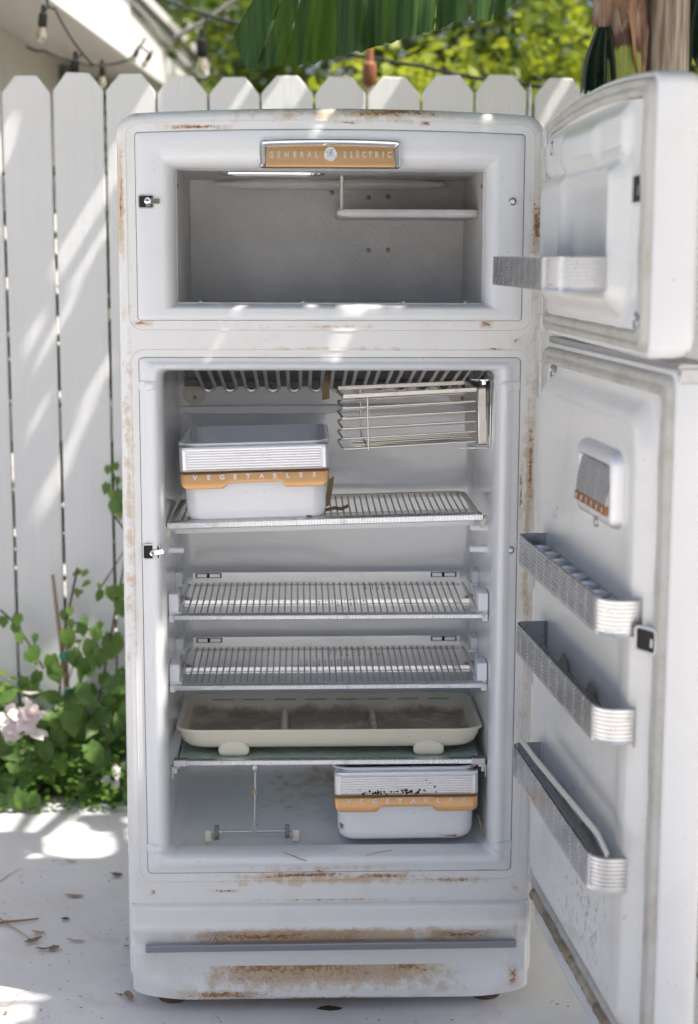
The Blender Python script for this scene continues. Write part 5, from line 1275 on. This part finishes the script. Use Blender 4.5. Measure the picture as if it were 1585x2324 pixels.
ban4 = tag(empty('banana_plant', (2.7, -2.1, 0)), 'fourth banana plant, unseen, added right of the camera to shade the ground', 'banana plant')  # unseen plant added to keep sun off the ground in front
m = MB(); m.lathe([(.095, 0), (.08, .8), (.068, 1.6), (.055, 2.7)], (2.7, -2.1, 0), (0, 0, 1), 20); m.build('pseudostem', M_TRUNK, ban4)
for k, (az, ln, wd, rise, droop) in enumerate(((180, 2.6, .8, .8, .4), (200, 2.6, .8, .9, .5), (160, 2.6, .8, .8, .5), (142, 2.4, .8, .9, .6), (170, 2.0, .85, 1.1, .5), (190, 2.1, .85, 1.2, .6), (215, 2.3, .8, 1.1, .6), (120, 2.0, .7, 1, .6), (20, 1.7, .6, 1, .7))):
    blade('leaf', ban4, (2.7, -2.1, 2.5 + .035 * k), az, ln, wd, rise, droop, M_BAN, True, 84, 12, .3, k + 91)

# ---- string lights
M_CORD = flat('black_cord', (.015, .015, .016), .55); M_SOCK = flat('black_socket', (.012, .012, .013), .35); M_COPPER = flat('copper_socket', (.30, .12, .06), .4)
def bulbm():
    n = N('clear_bulb'); n.set(Base_Color=(.85, .82, .75), Roughness=.05, Transmission_Weight=.8, IOR=1.45); return n.m
M_BULB = bulbm(); M_FIL = flat('amber_filament', (.55, .45, .2), .4)
def bulb(par, top, tilt=(0, 0, -1), s=1.0, cap=M_SOCK):
    top = Vector(top); t = Vector(tilt).normalized(); m = MB(); m.lathe([(.009 * s, -.03 * s), (.010 * s, 0), (.017 * s, .006 * s), (.018 * s, .052 * s), (.015 * s, .056 * s)], top, t, 12); k = m.build('socket', cap, par)
    m = MB(); m.lathe([(.012 * s, .056 * s), (.014 * s, .064 * s), (.0215 * s, .085 * s), (.022 * s, .100 * s), (.015 * s, .115 * s), (.003 * s, .119 * s)], top, t, 14); m.build('bulb', M_BULB, k)
    m = MB(); m.lathe([(.003 * s, .06 * s), (.004 * s, .095 * s)], top, t, 6); m.build('filament', M_FIL, k)
def strand(label, pts, r, sag, bulbs, loc=None, grp='outdoor string lights'):
    t = tag(empty('string_light', tuple(pts[0])), label, 'string light', grp); full = []
    for a, b in zip(pts, pts[1:]):
        for i in range(9):
            q = i / 9; p = Vector(a).lerp(Vector(b), q); p.z -= sag * 4 * q * (1 - q); full.append(p)
    full.append(Vector(pts[-1])); m = MB(); m.tube(full, r, 6); m.build('cord', M_CORD, t)
    for px, py, Y, tl, s, cp in bulbs:
        c = P(px, py, Y); near = min(full, key=lambda p: (p - c).length)
        m = MB(); m.tube([near, c], r * .8, 5); m.build('drop_lead', M_CORD, t); bulb(t, c, tl, s, cp)
    return t
strand('string light with a clear bulb hanging in front of the eave', [P(100, -60, 1.9), P(108, 10, 1.9), P(124, 18, 1.9), P(166, 92, 1.9), P(215, 150, 1.9)], .0035, .004, [(98, 28, 1.9, (-.10, 0, -1), .72, M_SOCK), (171, 134, 1.9, (-.1, 0, -1), .72, M_SOCK)])
strand('grey cord of lights strung along below the eave', [P(60, 105, 2.45), P(100, 114, 2.45), P(175, 140, 2.45), P(235, 146, 2.45), P(296, 132, 2.45), P(330, 85, 2.45)], .0035, .006, [(312, 112, 2.4, (-.4, 0, -1), .42, M_SOCK), (342, 122, 2.4, (-.6, 0, -1), .42, M_SOCK), (232, 148, 2.4, (0, 0, -1), .6, M_CORD)])
strand('thick string light cord running behind the banana leaf with one clear bulb', [P(330, -25, 2.5), P(390, 6, 2.5), P(460, 30, 2.5), P(551, 54, 2.5), P(800, 122, 2.25), P(838, 128, 2.25), P(960, 150, 2.25), P(1062, 173, 2.2), P(1200, 192, 2.1), P(1400, 220, 2.0)], .0055, .003, [(458, 88, 2.5, (.03, 0, -1), 1.05, M_SOCK), (839, 140, 2.1, (0, 0, -1), 1.3, M_COPPER)])
m = MB(); a, b = P(396, 84, 3.1), P(540, -6, 3.1); m.tube([a, a.lerp(b, .5) - Vector((0, 0, .01)), b, b + (b - a)], .008, 6)
tag(m.build('guy_rope', flat('grey_rope', (.20, .19, .19), .8), None, loc=a), 'weathered grey rope crossing behind the string lights', 'rope')
m = MB(); dn = (A1 - A0); pts = []
for k in range(16):
    t = k / 15; p = PZ(lerp(258, 480, t), lerp(8, 178, t) + 7 * math.sin(t * 9), lerp(zu - .04, zu - .10, t)); q = A0 + dv * (p - A0).dot(dv) + nv_ * .012; pts.append(Vector((q.x, q.y, p.z)))
m.tube(pts, .009, 6); tag(m.build('eave_cable', flat('grey_cable', (.30, .29, .29), .6), None, loc=pts[0]), 'slack grey cable fixed along the sunlit eave board', 'cable')

# ---- litter on the patio
ZG = lambda zx, zy, z=.004: PZ(zx * .2188, 1815.4 + zy * .2188, z)
M_DLEAF = enamel('dried_leaf', base=(.20, .125, .08), rough=.8, dirt=.5); M_DLEAF2 = enamel('pale_dried_leaf', base=(.33, .24, .16), rough=.8, dirt=.4)
def dryleaf(p, ln, wd, rz, label, mt=None, curl=.5, name='dry_leaf', seed=0, grp='dry leaves scattered on the patio', lift=.0):
    Q = random.Random(seed); m = MB(); n = 6
    rows = []
    for i in range(n + 1):
        t = i / n; w_ = wd * .5 * math.sin(math.pi * (.06 + .9 * t)) * Q.uniform(.75, 1.15); zc = .002 + curl * ln * (t - .45) ** 2 + Q.uniform(0, .002)
        rows.append([(-w_, (t - .5) * ln, zc + abs(w_) * curl * 1.2), (0, (t - .5) * ln, zc), (w_ * .9, (t - .5) * ln, zc + w_ * curl * Q.uniform(.4, 1.4))])
    m.loft(rows, False); o = m.build(name, mt or M_DLEAF, None, local=True, recalc=False, sharp=60); mod = o.modifiers.new('thick', 'SOLIDIFY'); mod.thickness = .0008
    o.location = (p.x, p.y, .0015 + lift); o.rotation_euler = (0, 0, rz); tag(o, label, 'leaf', grp); return o
dryleaf(ZG(345, 1475), .040, .016, -1.0, 'dark curled brown leaf lying by the thin twig on the patio', curl=.6, seed=1)
dryleaf(ZG(450, 1553), .034, .010, 1.75, 'shrivelled grey brown leaf touching a triangular one', curl=.5, seed=2)
dryleaf(ZG(565, 1548), .026, .022, -.9, 'triangular brown leaf scrap with a folded corner', curl=.3, seed=3)
dryleaf(ZG(790, 1462), .045, .007, 1.35, 'narrow bent brown leaf lying alone on the pale patio', M_DLEAF2, .25, seed=4)
dryleaf(ZG(400, 1385), .030, .012, 1.2, 'split tan husk below the end of the thick twig', M_DLEAF2, .5, seed=5)
dryleaf(ZG(680, 1240), .020, .012, 1.4, 'nearly black leaf crumb in the middle of the patio', M_CRUMB, .4, seed=6)
dryleaf(ZG(1340, 2060), .030, .022, .5, 'crumpled tan leaf by the left foot of the refrigerator', M_DLEAF2, .9, seed=7)
dryleaf(ZG(1245, 2027), .018, .006, 1.3, 'tiny curled leaf next to the crumpled tan leaf', M_DLEAF, .6, seed=8)
dryleaf(ZG(1210, 790), .032, .018, 1.4, 'clump of brown leaf bits near the left side of the refrigerator', M_DLEAF, .7, seed=9)
dryleaf(ZG(735, 640), .034, .007, 1.3, 'thin dry leaf curl just in front of the sunlit patch', M_DLEAF2, .4, seed=10)
dryleaf(ZG(770, 995), .045, .016, 1.5, 'pale flattened leaf halfway across the patio', M_DLEAF2, .1, seed=11)
dryleaf(ZG(62, 2212), .010, .008, .3, 'small orange leaf scrap in the sunny corner', flat('orange_scrap', (.45, .16, .05), .8), .4, seed=12)
dryleaf(ZG(1310, 1518), .010, .006, 1.4, 'dark leaf chip touching the left side of the refrigerator', M_DLEAF, .4, seed=13)
def twig(pts, r, label, mt):
    m = MB(); m.tube(pts, [r * (1 - .5 * i / (len(pts) - 1)) for i in range(len(pts))], 6); o = m.build('twig', mt, None, loc=pts[0]); tag(o, label, 'twig', 'twigs lying on the patio'); return o
M_TWIG = flat('twig_brown', (.24, .125, .075), .8); M_TWIG2 = flat('twig_tan', (.36, .27, .18), .8)
twig([ZG(-60, 1290, .006), ZG(60, 1268, .007), ZG(200, 1255, .006), ZG(400, 1232, .005)], .0036, 'thick reddish brown twig at the left edge of the patio', M_TWIG)
twig([ZG(-20, 1215, .005), ZG(90, 1300, .006), ZG(220, 1375, .005), ZG(310, 1440, .003)], .0018, 'thin tan twig slanting down to the curled brown leaf', M_TWIG2)
twig([ZG(-60, 2140, .004), ZG(60, 2140, .004), ZG(130, 2110, .004)], .0014, 'short curved tan twig lying in the sunny corner', M_TWIG2)
twig([ZG(170, 2030, .003), ZG(205, 2000, .004), ZG(260, 1985, .003)], .0009, 'hair thin curved twig above the sunny corner', M_TWIG2)
twig([ZG(0, 850, .003), ZG(100, 775, .004), ZG(220, 710, .003)], .0014, 'faint grey twig beyond the leaf litter near the plants', M_TWIG2)
RL = random.Random(31); m = MB()
for k in range(260):
    if k < 200: p = PZ(RL.uniform(-60, 300), RL.uniform(1935, 2330), 0)
    else: p = PZ(RL.uniform(300, 1400), RL.uniform(2275, 2340), 0)
    r = RL.choice([.0008, .0010, .0013, .0016, .002]) * RL.uniform(.6, 1.2); a0 = RL.random() * 6; st_ = RL.uniform(.5, 2.2)
    if RL.random() < .2:
        d = Vector((math.cos(a0), math.sin(a0), 0)) * r * 4; sd = Vector((-d.y, d.x, 0)) * .09; m.add([p - d - sd + Vector((0, 0, .0012)), p - d + sd + Vector((0, 0, .0012)), p + d + sd + Vector((0, 0, .002)), p + d - sd + Vector((0, 0, .002))], [(0, 1, 2, 3)])
    else: m.add([(p.x + r * st_ * math.cos(a0 + q * 1.257), p.y + r * math.sin(a0 + q * 1.257), .0006) for q in range(5)] + [(p.x, p.y, r * .9)], [(0, 1, 5), (1, 2, 5), (2, 3, 5), (3, 4, 5), (4, 0, 5)])
tag(m.build('leaf_litter', M_DLEAF, None, recalc=False, loc=(-.6, .2, 0)), 'fine brown crumbs of leaf litter over the patio', 'litter', kind='stuff')
# stone and bricks seen past the open door
p = PZ(1580, 2212, 0); m = MB(); QS = random.Random(5)
pr = [(.016, 0), (.024, .006), (.022, .015), (.014, .022), (.004, .024)]
m.lathe(pr, (p.x + .014, p.y, 0), (0, 0, 1), 9); m.v = [(v[0] + QS.uniform(-.003, .003), v[1] + QS.uniform(-.003, .003), max(0, v[2] + QS.uniform(-.002, .002))) for v in m.v]
tag(m.build('stone', flat('pale_stone', (.50, .45, .40), .9), None, loc=(p.x + .014, p.y, 0)), 'small pale stone on the patio beyond the open door', 'stone')
M_BRICK = enamel('brick', base=(.17, .07, .05), rough=.85, dirt=.5)
pb = PZ(1598, 2085, 0)
bs = tag(empty('brick_edging', (pb.x + .1, pb.y, 0)), 'row of dark red bricks edging the bed behind the open door', 'edging')
for r_ in range(2):
    for k in range(4):
        m = MB(); x0 = pb.x - .10 + .205 * k + .1 * (r_ % 2); m.box(x0, x0 + .198, pb.y + .02 + .004 * k, pb.y + .11 + .004 * k, .001 + .062 * r_, .060 + .062 * r_); m.build('brick', M_BRICK, bs, bev=.004)
print('OBJECTS', len(bpy.data.objects), 'TRIS', sum(len(o.data.polygons) for o in bpy.data.objects if o.type == 'MESH'))
